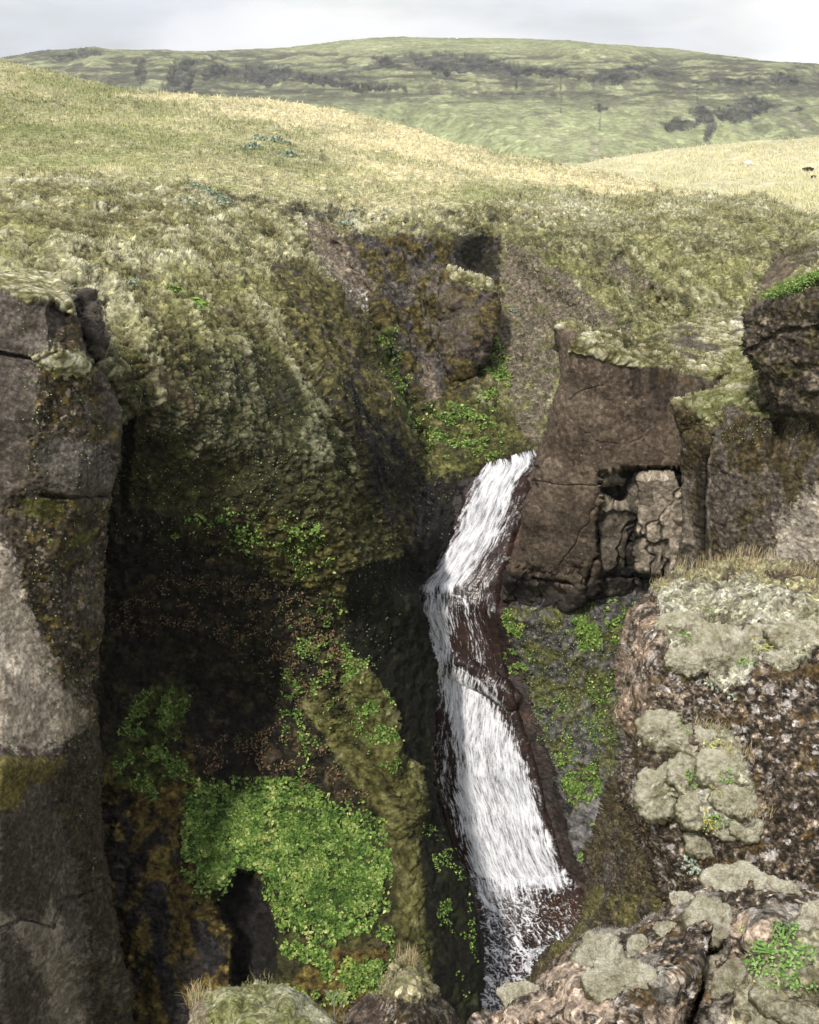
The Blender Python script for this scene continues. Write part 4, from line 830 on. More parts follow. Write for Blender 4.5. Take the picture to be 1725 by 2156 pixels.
def r_disp(c):
    p = c.P; c.top = c.reg([(940, 550), (970, 560), (1045, 590), (1052, 622), (1010, 612), (970, 600), (950, 600)], 4, 5)
    a, b = lumps(p, .9, 2); c.lump = np.clip(a*.6+b*.5, 0, 1)
    return (c.top*a*.4+(1-c.top)*(ridged(p, 3, 4, .6, 6, (.9, .9, 1.4))*.35+fbm(p, 1.2, 4, .65, 3)*.5)).astype(F)
def r_col(c):
    p = c.P; s1 = fbm(p, 2.2, 4, .65, 4); s2 = fbm(p, .5, 4, .7, 24)
    r = ramp(.5+s2*1.3, (.025, .02, .018), (.065, .05, .042), (.13, .11, .09))
    r = mixc(r, sstep(-.12, .12, s1)*.85, ramp(.5+s2*1.2, (.03, .026, .01), (.10, .08, .02), (.19, .15, .045)))
    r = mixc(r, c.reg([(925, 600), (1000, 640), (1000, 720), (920, 760)], 16, 16)*.5, (.13, .11, .088))
    return mixc(r, c.top, moss_col(p, .9, c.lump, .72))
patch('rock_prow', [(945, 556), (965, 568), (1000, 577), (1030, 588), (1046, 612), (1050, 645), (1046, 690), (1035, 730), (1022, 765), (985, 800), (950, 805), (928, 770), (922, 650), (930, 580)],
      [(945, 562, 103), (1045, 620, 100), (1000, 590, 101.5), (1000, 640, 99), (1000, 700, 96.5), (930, 680, 100.5), (1030, 760, 96), (950, 800, 96), (985, 800, 95.5)],
      1.5, rockm, r_col, r_disp, nb=3, warp=2.5, wscale=20, rnd=(12, 3), thick=8, label='moss capped rock prow jutting from the cliff above the waterfall', cat='rock')

# ================================================================== left pillar
def k_disp(c):
    p = c.P
    c.cap = np.maximum.reduce([c.reg([(-320, 560), (0, 560), (130, 560), (150, 610), (168, 668), (140, 655), (112, 640), (60, 636), (0, 612), (-320, 620)], 8, 14),
                               c.reg([(65, 745), (120, 735), (170, 742), (190, 765), (180, 795), (140, 790), (85, 775)], 12, 8)])
    a, b = lumps(p, .8, 2); c.lump = np.clip(a*.6+b*.5, 0, 1)
    c.edge = c.reg([(140, 640), (130, 700), (90, 760), (70, 850), (60, 950), (40, 1040), (0, 1060), (20, 1140), (60, 1260), (110, 1380), (130, 1440), (160, 1480), (190, 1500), (140, 1560), (100, 1600), (120, 1700), (160, 1800), (180, 1950), (190, 2150), (420, 2200), (300, 1600), (300, 700)], 10, 14)
    rough = c.edge
    c.bel = c.reg([(75, 940), (120, 925), (230, 940), (247, 1000), (240, 1040), (150, 1045), (85, 1020)], 12, 8)
    d = c.cap*(.12+fbm(p, 1.4, 3, .5, 8)*.14)
    d = d+(1-c.cap)*((.25+.75*rough)*(fbm(p, 1.6, 4, .6, 3, (1, 1, 1.5))*.42+ridged(p, 1.0, 4, .6, 9)*.12*rough)+fbm(p, 6, 3, .5, 30)*.5)*(1-.6*c.bel)
    return (d+fbm(p, .3, 3, .6, 4)*.05).astype(F)
def k_col(c):
    p = c.P; s1 = fbm(p, 1.5, 5, .64, 14, (1, 1, 1.5)); s2 = fbm(p, .22, 4, .7, 24); sv = streaks(p, .9, 5)
    r = ramp(.5+s2*.9+fbm(p, 5, 3, .5, 6)*.4, (.048, .040, .033), (.098, .083, .069), (.17, .148, .125))
    pale = c.reg([(-320, 1140), (-5, 1130), (30, 1180), (60, 1250), (100, 1350), (125, 1420), (165, 1470), (200, 1500), (205, 1520), (150, 1560), (90, 1580), (0, 1570), (-320, 1560)], 44, 14)
    r = mixc(r, pale*.92, ramp(.45+s2*.7+s1*.7+sv*.6-.25*sstep(40, 190, c.x), (.20, .168, .13), (.40, .345, .275), (.58, .51, .42)))
    lp = c.reg([(-320, 1990), (20, 1960), (60, 2000), (110, 2100), (120, 2400), (170, 2400), (180, 2150), (150, 1980), (110, 1890), (80, 1940), (40, 1930), (-320, 1900)], 20, 20)
    r = mixc(r, lp*.6, (.30, .26, .215))
    e = c.edge*(1-c.bel)
    em = sstep(-.22, .08, s1)
    ec = ramp(.5+s2*1.3, (.014, .011, .008), (.042, .033, .019), (.09, .072, .042))
    ec = mixc(ec, sstep(.05, .25, fbm(p, .7, 4, .66, 60)), (.105, .08, .018))
    ec = mixc(ec, sstep(.2, .36, fbm(p, .5, 4, .66, 66)), (.24, .195, .15))
    r = mixc(r, e*(.45+.52*em), ec)
    r = mixc(r, (1-e)*sstep(.14, .32, fbm(p, .8, 5, .66, 91))*(1-pale)*.5, (.055, .048, .03))
    r = mixc(r, c.bel*.9, ramp(.5+s2*1.0+fbm(p, .8, 4, .6, 6, (2, 2, .5))*.6, (.045, .039, .034), (.10, .088, .076), (.18, .157, .137)))
    low = c.reg([(150, 1560), (120, 1680), (170, 1850), (190, 2000), (200, 2400), (420, 2400), (260, 1800), (240, 1500), (200, 1520)], 16, 16)
    r = mixc(r, low*.75, ramp(.5+s2*1.3, (.018, .015, .012), (.055, .047, .035), (.10, .085, .05)))
    oc = c.reg([(-20, 1600), (60, 1590), (130, 1600), (120, 1640), (60, 1650), (40, 1700), (0, 1710), (-30, 1700)], 10, 14)
    r = mixc(r, oc*.9, ramp(.5+s2*1.2, (.07, .065, .02), (.16, .13, .03), (.21, .20, .08)))
    for pl in ([(40, 1055), (80, 1045), (135, 1060), (130, 1085), (90, 1100), (50, 1085)], [(150, 1130), (190, 1105), (200, 1130), (160, 1150), (130, 1150)]):
        r = mixc(r, c.reg(pl, 6, 8)*.9, ramp(.5+s2*1.2, (.06, .06, .012), (.15, .145, .04)))
    fis = c.lin([(0, 742), (35, 750), (70, 755)], 2, 2, 3); r = mixc(r, fis*.8, (.02, .018, .014))
    m = moss_col(p, .8, c.lump, .62)
    return mixc(r, c.cap, m)
patch('tall_rock_pillar', [(-300, 570), (0, 575), (60, 570), (105, 575), (128, 592), (146, 625), (156, 665), (165, 722), (188, 770), (212, 795), (232, 828), (246, 880), (250, 933), (240, 1010), (230, 1043), (220, 1070), (218, 1120), (219, 1250), (214, 1340), (206, 1436), (196, 1450), (201, 1520), (210, 1644), (211, 1701), (219, 1779), (236, 1880), (250, 1990), (272, 2090), (290, 2320), (-300, 2320)],
      [(-300, 575, 50), (0, 578, 52), (100, 580, 54), (-300, 620, 48.5), (0, 625, 48.5), (80, 632, 48.5), (140, 650, 49.6), (165, 700, 49.5), (210, 780, 50.3), (262, 890, 51.3), (130, 690, 48.6), (120, 740, 47.2), (180, 760, 48.5), (120, 800, 48), (180, 800, 49), (150, 900, 47.5), (0, 900, 46.5), (0, 720, 47.8), (80, 860, 46.6), (250, 1030, 51), (170, 1000, 46.6), (90, 1000, 46.4), (0, 1060, 46.3), (229, 1150, 50.5), (150, 1100, 47.6), (229, 1310, 50), (150, 1300, 46.5), (60, 1250, 45), (0, 1300, 43.5), (205, 1446, 48), (130, 1440, 45), (0, 1500, 41), (215, 1600, 47), (120, 1560, 43.5), (0, 1570, 40.2), (0, 1610, 38.2), (100, 1610, 41.5), (100, 1700, 41.3), (0, 1800, 37.6), (220, 1780, 45.5), (150, 1850, 42), (240, 1950, 43.8), (100, 2000, 39), (0, 2100, 36), (200, 2156, 41), (290, 2300, 42.5), (100, 2300, 37), (-300, 2300, 33), (-300, 1500, 38), (-300, 900, 44)],
      1.6, rockm, k_col, k_disp, nb=3, warp=2.2, wscale=28, rnd=(9, 1.6), thick=9,
      carve=[('line', [(-20, 740), (35, 750), (75, 757), (120, 742)], .5, 5, 3), ('line', [(90, 1042), (150, 1048), (240, 1045)], .6, 8, 4), ('line', [(182, 960), (180, 1020)], .15, 4, 3), ('poly', [(105, 640), (145, 650), (150, 720), (105, 740)], .7, 10, 8),
             ('line', [(0, 1960), (50, 1935), (110, 1955), (130, 1900), (190, 1880)], .3, 5, 10)],
      label='tall grey brown rock pillar with a mossy cap at the left edge', cat='rock pillar')

# ================================================================== spur and near rocks on the right
def near_rock_disp(sc, amp):
    def f(c):
        p = c.P
        f1, f2, ci = worley(p+np.stack([fbm(p, sc, 2, .5, k) for k in range(3)], -1)*F(sc*.4), sc*.55, 3)
        c.cell = ci; c.f1 = f1
        c.mo = c.mf(c) if c.mf else np.zeros(len(c.x), F)
        a, b = lumps(p, sc*1.1, 9, (1, 1, 1)); c.lump = np.clip(a*.6+b*.5, 0, 1)
        return (fbm(p, sc*4, 4, .55, 3)*amp*2+(1-c.mo)*(ridged(p, sc*1.6, 4, .6, 5)*amp*.45+np.clip(.6-f1, 0, 1)*amp*.35+fbm(p, sc*.3, 3, .7, 9)*amp*.14)+c.mo*(a*amp*.9+b*amp*.4+amp*.3+fbm(p, sc*.12, 3, .7, 9)*amp*.10)).astype(F)
    return f
def lichen(c, sc, warm, dark=.0):
    p = c.P; s1 = fbm(p, sc*2, 5, .66, 14); s2 = fbm(p, sc*.35, 4, .75, 24); s3 = fbm(p, sc*.7, 5, .7, 34)
    r = ramp(.5+s2*1.2+s1*.3, (.12, .092, .068), (.33, .265, .20), (.52, .43, .34))
    lc = ramp(.45+s2*1.6, (.014, .011, .008), (.05, .038, .026), (.16, .125, .09))
    r = mixc(r, sstep(-.22+warm, -.04+warm, s1*.6+s3*.7)*.94, lc)
    r = mixc(r, sstep(.16, .28, s3-.3*s1)*.9, (.33, .30, .28))
    r = mixc(r, sstep(.16, .3, fbm(p, sc*1.2, 4, .66, 51))*.7, (.10, .062, .012))
    return r
nm = ground_mat('lichen_rock', .045, .5, 1.0, .018, coarse=.16, fleck=.5)
g2_reg = [(1250, 1760), (1320, 1640), (1340, 1720), (1330, 1850), (1270, 1900)]
def g2_disp(c):
    p = c.P; return (ridged(p, 3.0, 5, .6, 5, (.6, .6, 2.2))*.6+fbm(p, 1.0, 4, .65, 3)*.3+fbm(p, .25, 3, .7, 9)*.05).astype(F)
def g2_col(c):
    p = c.P; s1 = fbm(p, 1.6, 5, .66, 14, (.6, .6, 1.6)); s2 = fbm(p, .22, 4, .75, 24)
    r = ramp(.5+s2*1.2, (.025, .022, .018), (.075, .063, .05), (.14, .12, .095))
    r = mixc(r, sstep(-.1, .12, s1+.15*sstep(1900, 1750, c.y))*.85, ramp(.5+s2*1.3, (.03, .024, .012), (.085, .066, .03), (.15, .125, .065)))
    gm2 = np.maximum(c.reg([(1250, 1900), (1330, 1880), (1420, 1900), (1440, 1940), (1350, 1960), (1290, 1900)], 12, 16)*sstep(-.1, .1, s1), c.lin([(1190, 2010), (1240, 1950), (1285, 1880)], 14, 10, 14))
    return mixc(r, gm2*.75, ramp(.5+s2*1.3, (.10, .09, .025), (.20, .18, .07)))
patch('mossy_rock_spur', [(1300, 1640), (1285, 1700), (1262, 1750), (1246, 1795), (1252, 1850), (1240, 1930), (1215, 1965), (1175, 2010), (1145, 2040), (1120, 2090), (1090, 2320), (1520, 2320), (1520, 1600)],
      [(1300, 1650, 33), (1250, 1800, 32), (1240, 1930, 31.5), (1130, 2060, 31), (1400, 1700, 26), (1320, 1800, 29.5), (1320, 1950, 28.5), (1400, 1900, 25), (1500, 1600, 26), (1500, 2000, 22), (1080, 2320, 28), (1500, 2320, 20)],
      1.6, nm, g2_col, g2_disp, nb=5, warp=3, wscale=30, rnd=(12, 1.5), thick=7, label='brown mossy rock spur standing over the plunge pool behind the near rocks', cat='rock')

def g_mf(c):
    return np.maximum.reduce([c.reg([(1340, 1200), (1900, 1170), (1900, 1300), (1725, 1330), (1700, 1400), (1640, 1420), (1600, 1390), (1570, 1440), (1520, 1460), (1490, 1420), (1420, 1420), (1400, 1360), (1400, 1310), (1380, 1270)], 8, 10),
                              c.reg([(1360, 1520), (1400, 1500), (1480, 1520), (1540, 1540), (1570, 1600), (1600, 1680), (1590, 1740), (1510, 1770), (1470, 1740), (1440, 1680), (1370, 1690), (1365, 1650), (1440, 1610), (1440, 1570), (1370, 1560)], 8, 10)])
def g_disp(c):
    c.mf = g_mf; return near_rock_disp(.28, .13)(c)
def g_col(c):
    p = c.P; r = lichen(c, .28, -.10)
    lit = c.reg([(1340, 1280), (1400, 1280), (1400, 1380), (1370, 1480), (1330, 1560), (1290, 1560), (1290, 1380)], 20, 20)
    s1 = fbm(p, .5, 4, .66, 74); s2 = fbm(p, .1, 4, .75, 24)
    r = mixc(r, lit*.6*sstep(-.25, .1, s1), ramp(.5+s2, (.24, .17, .12), (.46, .35, .26)))  # light on the left edge is painted in as paler rock
    m = ramp(.5+fbm(p, .5, 4, .6, 2)*.9+s2*.5+c.lump*.2-.1, (.16, .15, .085), (.29, .28, .20), (.42, .41, .34))
    top = c.reg([(1340, 1180), (1900, 1150), (1900, 1290), (1700, 1280), (1560, 1230), (1440, 1225), (1380, 1260)], 14, 16)
    m = mixc(m, top*.75, ramp(.5+s2+s1, (.10, .075, .055), (.24, .225, .09), (.38, .34, .17)))
    dirt = np.maximum(sstep(.12, .3, fbm(p, .6, 5, .65, 54))*.8, c.reg([(1600, 1215), (1900, 1200), (1900, 1250), (1680, 1240)], 8, 14)*.9)
    m = mixc(m, dirt, (.10, .072, .055))
    return mixc(r, c.mo, m)
patch('lichen_rock_outcrop', [(1352, 1252), (1380, 1236), (1400, 1226), (1440, 1214), (1500, 1200), (1560, 1192), (1640, 1196), (1725, 1205), (2300, 1210), (2300, 2200), (1470, 2200), (1440, 2060), (1420, 1960), (1395, 1890), (1360, 1810), (1325, 1730), (1308, 1680), (1313, 1630), (1320, 1560), (1308, 1500), (1303, 1440), (1312, 1390), (1328, 1335), (1338, 1290)],
      [(1400, 1225, 17), (1560, 1192, 18.5), (1725, 1205, 17.5), (2300, 1210, 17), (1355, 1260, 15.5), (1370, 1310, 14.4), (1500, 1270, 15), (1725, 1280, 14), (1330, 1340, 14.6), (1400, 1400, 13), (1550, 1400, 12.9), (1725, 1400, 12.6), (1308, 1450, 14.2), (1350, 1470, 12.9), (1320, 1560, 13.4), (1360, 1560, 12.4), (1500, 1550, 12.2), (1725, 1550, 11.7), (1315, 1660, 13.2), (1370, 1680, 12), (1500, 1700, 11.4), (1725, 1700, 11), (1400, 1850, 12.2), (1440, 1850, 11.4), (1600, 1850, 10.7), (1725, 1850, 10.5), (1480, 2100, 11.5), (1725, 2100, 10), (2300, 1280, 14), (2300, 2200, 9.3), (1470, 2200, 11.5)],
      1.4, nm, g_col, g_disp, nb=5, warp=3, wscale=26, rnd=(14, .9), thick=4, drop=.35, label='tall speckled lichen covered rock outcrop on the right with moss cushions', cat='rock')

def h_disp(c):
    c.mf = lambda c: c.reg([(1560, 2060), (1640, 1990), (1760, 1940), (1900, 1940), (1900, 2400), (1500, 2400), (1530, 2200)], 10, 12)*.8
    c.gz = 0
    return near_rock_disp(.17, .062)(c)
def h_col(c):
    p = c.P; r = lichen(c, .15, -.02)
    s1 = fbm(p, .3, 4, .66, 74); s2 = fbm(p, .05, 4, .75, 24)
    lit = np.maximum(c.reg([(1130, 2060), (1190, 2000), (1250, 2050), (1260, 2110), (1330, 2130), (1450, 2100), (1440, 2300), (1000, 2300), (1020, 2150)], 14, 20),
                     c.reg([(1510, 1925), (1570, 1920), (1580, 1960), (1640, 1930), (1620, 1990), (1560, 2020), (1530, 1980)], 8, 8))
    r = mixc(r, lit*.75*sstep(-.25, .0, s1+s2*.3), ramp(.5+s2*.9, (.26, .195, .14), (.42, .33, .255), (.56, .46, .37)))  # bright lit faces are put into the rock colour
    gy = sstep(.0, .16, fbm(p, .5, 5, .68, 84)); r = mixc(r, gy*.55*(1-lit), (.32, .30, .26))
    m = ramp(.5+s1+s2*.7, (.14, .12, .07), (.24, .22, .13), (.36, .34, .26))
    return mixc(r, c.mo, m)
patch('front_corner_rock', [(1003, 2160), (1020, 2140), (1060, 2122), (1108, 2092), (1128, 2062), (1150, 2045), (1172, 2022), (1205, 1996), (1222, 1972), (1262, 1956), (1330, 1952), (1365, 1938), (1395, 1931), (1420, 1902), (1450, 1882), (1490, 1868), (1515, 1858), (1532, 1846), (1575, 1842), (1620, 1850), (1660, 1860), (1725, 1880), (2150, 1905), (2150, 2330), (990, 2330)],
      [(1030, 2145, 6.3), (1130, 2070, 6.5), (1215, 1985, 6.7), (1330, 1955, 6.7), (1450, 1885, 6.8), (1575, 1845, 7.0), (1725, 1885, 6.6), (2150, 1905, 6.4), (1080, 2140, 5.9), (1200, 2060, 6.0), (1330, 2020, 6.1), (1400, 1980, 6.2), (1490, 1930, 6.3), (1560, 1900, 6.6), (1640, 1910, 6.3), (1200, 2140, 5.6), (1350, 2100, 5.5), (1440, 2050, 5.7), (1470, 2130, 5.7), (1540, 2060, 6.1), (1550, 1990, 6.0), (1600, 1960, 5.9), (1650, 2000, 5.8), (1720, 2050, 5.4), (1580, 2110, 5.6), (1300, 2230, 5.1), (1000, 2320, 5.4), (2150, 2320, 4.6), (1500, 2320, 4.9)],
      1.25, nm, h_col, h_disp, nb=5, warp=3, wscale=24, rnd=(10, .35), thick=2.2, drop=.08,
      carve=[('line', [(1522, 1912), (1518, 1960), (1508, 2000), (1480, 2050), (1470, 2100), (1450, 2170)], .40, 18, 8), ('line', [(1480, 1965), (1530, 1968)], .08, 5, 3)],
      label='pinkish near rock with grey moss cushions in the bottom right corner', cat='rock')

def i_disp(c):
    p = c.P; a, b = lumps(p, .25, 2, (1, 1, 1)); c.lump = np.clip(a*.6+b*.5, 0, 1)
    return (a*.05+fbm(p, .5, 3, .5, 3)*.06+fbm(p, .05, 3, .7, 9)*.012).astype(F)
def i_col(c):
    p = c.P; s1 = fbm(p, .5, 4, .6, 4); s2 = fbm(p, .05, 4, .75, 24)
    r = ramp(.52+s1*.8+s2*.6, (.11, .12, .03), (.22, .225, .085), (.33, .325, .20), (.42, .41, .30))
    return mixc(r, c.reg([(400, 2110), (430, 2100), (445, 2200), (400, 2300)], 8, 10)*.7, (.30, .24, .17))
mm = ground_mat('moss_fuzz', .03, .45, 1.0, .02, coarse=.12)
patch('grassy_moss_knoll', [(404, 2106), (410, 2092), (440, 2084), (490, 2079), (540, 2078), (600, 2086), (645, 2106), (685, 2136), (725, 2200), (740, 2330), (400, 2330), (407, 2200)],
      [(420, 2095, 6.2), (540, 2080, 6.4), (650, 2110, 6.2), (500, 2130, 5.7), (600, 2150, 5.6), (408, 2200, 5.7), (500, 2320, 4.8), (740, 2320, 5.2)],
      1.25, mm, i_col, i_disp, nb=6, warp=1.5, wscale=24, rnd=(16, .35), thick=1.4, drop=.08, label='rounded pale green moss knoll at the bottom edge left of centre', cat='moss knoll')
def j_disp(c):
    c.mf = lambda c: c.reg([(825, 2010), (890, 2010), (930, 2090), (880, 2120), (830, 2110), (800, 2090)], 14, 16)
    return near_rock_disp(.15, .05)(c)
def j_col(c):
    p = c.P; r = lichen(c, .12, .05); s2 = fbm(p, .05, 4, .75, 24)
    dk = c.reg([(870, 2080), (940, 2100), (990, 2330), (880, 2330), (850, 2160)], 14, 18); r = mixc(r, dk*.6, (.05, .045, .03))
    brn = c.reg([(735, 2130), (790, 2090), (815, 2130), (800, 2330), (700, 2330)], 10, 10); r = mixc(r, brn*.7, (.10, .07, .055))
    m = ramp(.5+fbm(p, .2, 3)*.8+s2, (.12, .12, .05), (.24, .225, .11), (.38, .33, .22))
    return mixc(r, c.mo*.9, m)
patch('grass_topped_rock', [(820, 2036), (838, 2022), (860, 2019), (880, 2036), (895, 2060), (915, 2085), (940, 2118), (962, 2156), (985, 2330), (690, 2330), (715, 2200), (740, 2135), (775, 2098), (802, 2084), (810, 2058)],
      [(850, 2025, 7.0), (900, 2080, 6.8), (820, 2080, 6.5), (860, 2100, 6.2), (760, 2120, 6.7), (960, 2160, 6.5), (850, 2200, 5.7), (850, 2330, 5), (700, 2330, 5.4), (985, 2330, 5.5)],
      1.25, nm, j_col, j_disp, nb=4, warp=2, wscale=20, rnd=(12, .35), thick=1.4, drop=.08, label='small grass topped rock at the bottom edge beside the moss knoll', cat='rock')

# ================================================================== plants
rnd = random.Random(11)
def nrm(v): return v/(np.linalg.norm(v, axis=-1, keepdims=True)+1e-9)
def leaf_cloud(pos, nor, size, cols, up=.6, r=rng):
    """one folded leaf (two quads) at each position"""
    n = len(pos); d = nrm(nor*.5+np.array([0, 0, up])+r.normal(size=(n, 3))*.75)
    a = nrm(np.cross(d, r.normal(size=(n, 3)))); b = np.cross(d, a); s = size[:, None]
    o = pos
    p0 = o-a*s*.5; p1 = o+a*s*.5; m = o+b*0
    l0 = o+b*s*.33+d*s*.13; r0 = o-b*s*.33+d*s*.13
    V = np.stack([p0, l0, p1, r0], 1).reshape(-1, 3)
    k = np.arange(n)[:, None]*4
    T = np.concatenate([k+np.array([[0, 1, 2]]), k+np.array([[0, 2, 3]])])
    return V, T, np.repeat(cols, 4, 0)
def scatter(name, poly, n, soft=0):
    xs, ys = [p[0] for p in poly], [p[1] for p in poly]
    x = rng.uniform(min(xs), max(xs), n*4); y = rng.uniform(min(ys), max(ys), n*4)
    wv = fbm(np.stack([x/26, y/26, 0*x], -1).astype(F), 1, 4, .65)*30
    m = sdf(x+wv, y-wv, poly) > rng.rand(len(x))*soft-soft*.3
    x, y = x[m][:n], y[m][:n]
    p = PATCH[name]; i = np.clip(((x-p['X0'])/p['st']).astype(int), 0, p['keep'].shape[1]-1); j = np.clip(((y-p['Y0'])/p['st']).astype(int), 0, p['keep'].shape[0]-1)
    k = p['keep'][j, i]
    return p['P'][j, i][k].astype(float), p['N'][j, i][k].astype(float), x[k], y[k]
GREENS = np.array([(.06, .125, .022), (.12, .215, .04), (.185, .295, .06), (.28, .38, .095), (.52, .55, .20)], F)
def leafy_cover(name, patchname, poly, n, sz, label, cat, pal=GREENS, soft=60, lift=.12, probs=(.2, .3, .3, .16, .04)):
    P, Nn, x, y = scatter(patchname, poly, n, soft)
    cl = fbm(P.astype(F), sz*4, 2, .5, 3)
    ar = sdf(x, y, [(446, 1905), (478, 1862), (500, 1830), (545, 1836), (564, 1890), (584, 1965), (582, 2090), (440, 2090)]) < -2
    P, Nn, cl = P[ar], Nn[ar], cl[ar]
    g_ = fbm(P.astype(F), sz*3.2, 4, .65, 43) > -.16
    P, Nn, cl = P[g_], Nn[g_], cl[g_]
    pos = P+Nn*(lift*(rng.rand(len(P), 1)+.3+cl[:, None]*.8))
    ci = np.clip(rng.choice(len(pal), len(P), p=probs)+np.round(cl*2.5), 0, len(pal)-1).astype(int)
    V, T, C = leaf_cloud(pos, Nn, sz*rng.uniform(.6, 1.4, len(P)), pal[ci]*rng.uniform(.8, 1.2, (len(P), 1)).astype(F))
    return link(name, mesh_np(name, V, T, LEAF, C, smooth=False), label=label, cat=cat, kind='stuff')
GP = [(421, 1671), (487, 1668), (540, 1660), (575, 1638), (616, 1646), (667, 1687), (718, 1707), (759, 1728), (800, 1769), (826, 1800), (814, 1846), (800, 1900), (770, 1925), (715, 1940), (690, 1985), (650, 1950), (600, 1940), (566, 1890), (548, 1836), (494, 1822), (477, 1866), (436, 1866), (410, 1832), (384, 1794), (395, 1733), (392, 1702)]
leafy_cover('leafy_ground_cover', 'mossy_hillside', GP, 26000, .28, 'dense bright green leafy carpet on the slope below the dark recess', 'ground cover', lift=.10, soft=110)
TH = [('mossy_hillside', [(580, 1900), (700, 1930), (830, 1960), (830, 2100), (600, 2120), (590, 1960)], 2600, .26),
      ('mossy_hillside', [(230, 1630), (280, 1480), (330, 1430), (400, 1450), (370, 1560), (420, 1680), (330, 1690)], 2300, .24),
      ('mossy_hillside', [(720, 1370), (790, 1400), (850, 1560), (830, 1640), (770, 1560), (720, 1470)], 1500, .20),
      ('mossy_hillside', [(880, 870), (960, 850), (1060, 880), (1050, 960), (960, 975), (900, 960)], 1700, .30),
      ('mossy_hillside', [(1000, 760), (1040, 720), (1075, 800), (1060, 870), (1010, 850)], 700, .34),
      ('mossy_hillside', [(775, 680), (820, 690), (840, 760), (900, 900), (870, 920), (810, 800)], 900, .32),
      ('mossy_hillside', [(380, 1080), (480, 1060), (640, 1100), (720, 1180), (640, 1230), (480, 1150)], 700, .22),
      ('mossy_hillside', [(590, 1300), (720, 1260), (740, 1480), (640, 1640), (590, 1500)], 1200, .22),
      ('canyon_floor', [(1060, 1280), (1130, 1290), (1110, 1420), (1080, 1400)], 900, .22),
      ('canyon_floor', [(1190, 1300), (1260, 1290), (1340, 1260), (1320, 1340), (1230, 1370)], 1300, .26),
      ('canyon_floor', [(1120, 1480), (1320, 1400), (1310, 1560), (1240, 1640), (1180, 1620)], 900, .2),
      ('canyon_floor', [(1190, 1640), (1260, 1610), (1270, 1660), (1200, 1710)], 1100, .26),
      ('mossy_hillside', [(880, 1700), (950, 1800), (1000, 1960), (980, 2100), (910, 1900)], 800, .18)]
Vs, Ts, Cs, b0 = [], [], [], 0
for pn, pl, n, sz in TH:
    P, Nn, x, y = scatter(pn, pl, n*3, 40)
    cl = fbm(P.astype(F), 1.6, 3, .6, 13); m = cl > .05; P, Nn, cl = P[m][:n], Nn[m][:n], cl[m][:n]
    ci = np.clip(rng.choice(5, len(P), p=(.25, .3, .25, .13, .07)), 0, 4)
    V, T, C = leaf_cloud(P+Nn*.1, Nn, sz*rng.uniform(.5, 1.3, len(P)), GREENS[ci])
    Vs.append(V); Ts.append(T+b0); Cs.append(C); b0 += len(V)
for pl, n, sz in (([(230, 1230), (430, 1200), (560, 1220), (700, 1280), (720, 1480), (560, 1400), (400, 1330), (240, 1340)], 1700, .16), ([(400, 1560), (560, 1520), (700, 1560), (790, 1700), (700, 1690), (560, 1640), (430, 1650)], 900, .2), ([(600, 1280), (720, 1260), (740, 1500), (620, 1500)], 900, .18)):
    P, Nn, x, y = scatter('mossy_hillside', pl, n*3, 30); cl = fbm(P.astype(F), 1.1, 3, .6, 53); m = cl > .08; P, Nn = P[m][:n], Nn[m][:n]
    pal = np.array([(.20, .125, .07), (.28, .19, .11), (.13, .09, .045), (.16, .17, .05)], F)
    V, T, C = leaf_cloud(P+Nn*.08, Nn, sz*rng.uniform(.4, 1.3, len(P)), pal[rng.choice(4, len(P), p=(.35, .25, .25, .15))])
    Vs.append(V); Ts.append(T+b0); Cs.append(C); b0 += len(V)
# tiny herbs peppered all over the moss
for pn, pl, n, sz in (('mossy_hillside', [(230, 620), (1050, 500), (1100, 950), (880, 1200), (730, 1640), (230, 1100)], 6000, .11), ('mossy_hillside', [(0, 400), (450, 400), (700, 450), (600, 640), (200, 600)], 2500, .14),
                      ('mossy_hillside', [(1060, 480), (1640, 470), (1600, 640), (1340, 720), (1100, 900)], 3500, .16), ('canyon_floor', [(1070, 1290), (1320, 1280), (1290, 1640), (1200, 1700), (1120, 1500)], 2500, .12),
                      ('stained_cliff_buttress', [(1420, 840), (1700, 760), (1720, 920), (1500, 940)], 700, .10), ('tall_rock_pillar', [(40, 620), (250, 900), (220, 1500), (210, 1900), (60, 1300)], 900, .10)):
    P, Nn, x, y = scatter(pn, pl, n, 10)
    pal = np.array([(.12, .19, .05), (.20, .27, .09), (.30, .33, .16), (.34, .36, .26), (.22, .12, .05)], F)
    V, T, C = leaf_cloud(P+Nn*.03, Nn, sz*rng.uniform(.5, 1.5, len(P)), pal[rng.choice(5, len(P), p=(.3, .3, .2, .15, .05))])
    Vs.append(V); Ts.append(T+b0); Cs.append(C); b0 += len(V)
link('scattered_herbs', mesh_np('scattered_herbs', np.concatenate(Vs), np.concatenate(Ts), LEAF, np.concatenate(Cs), smooth=False), label='small green herbs scattered thinly over moss and rock faces', cat='herbs', kind='stuff')

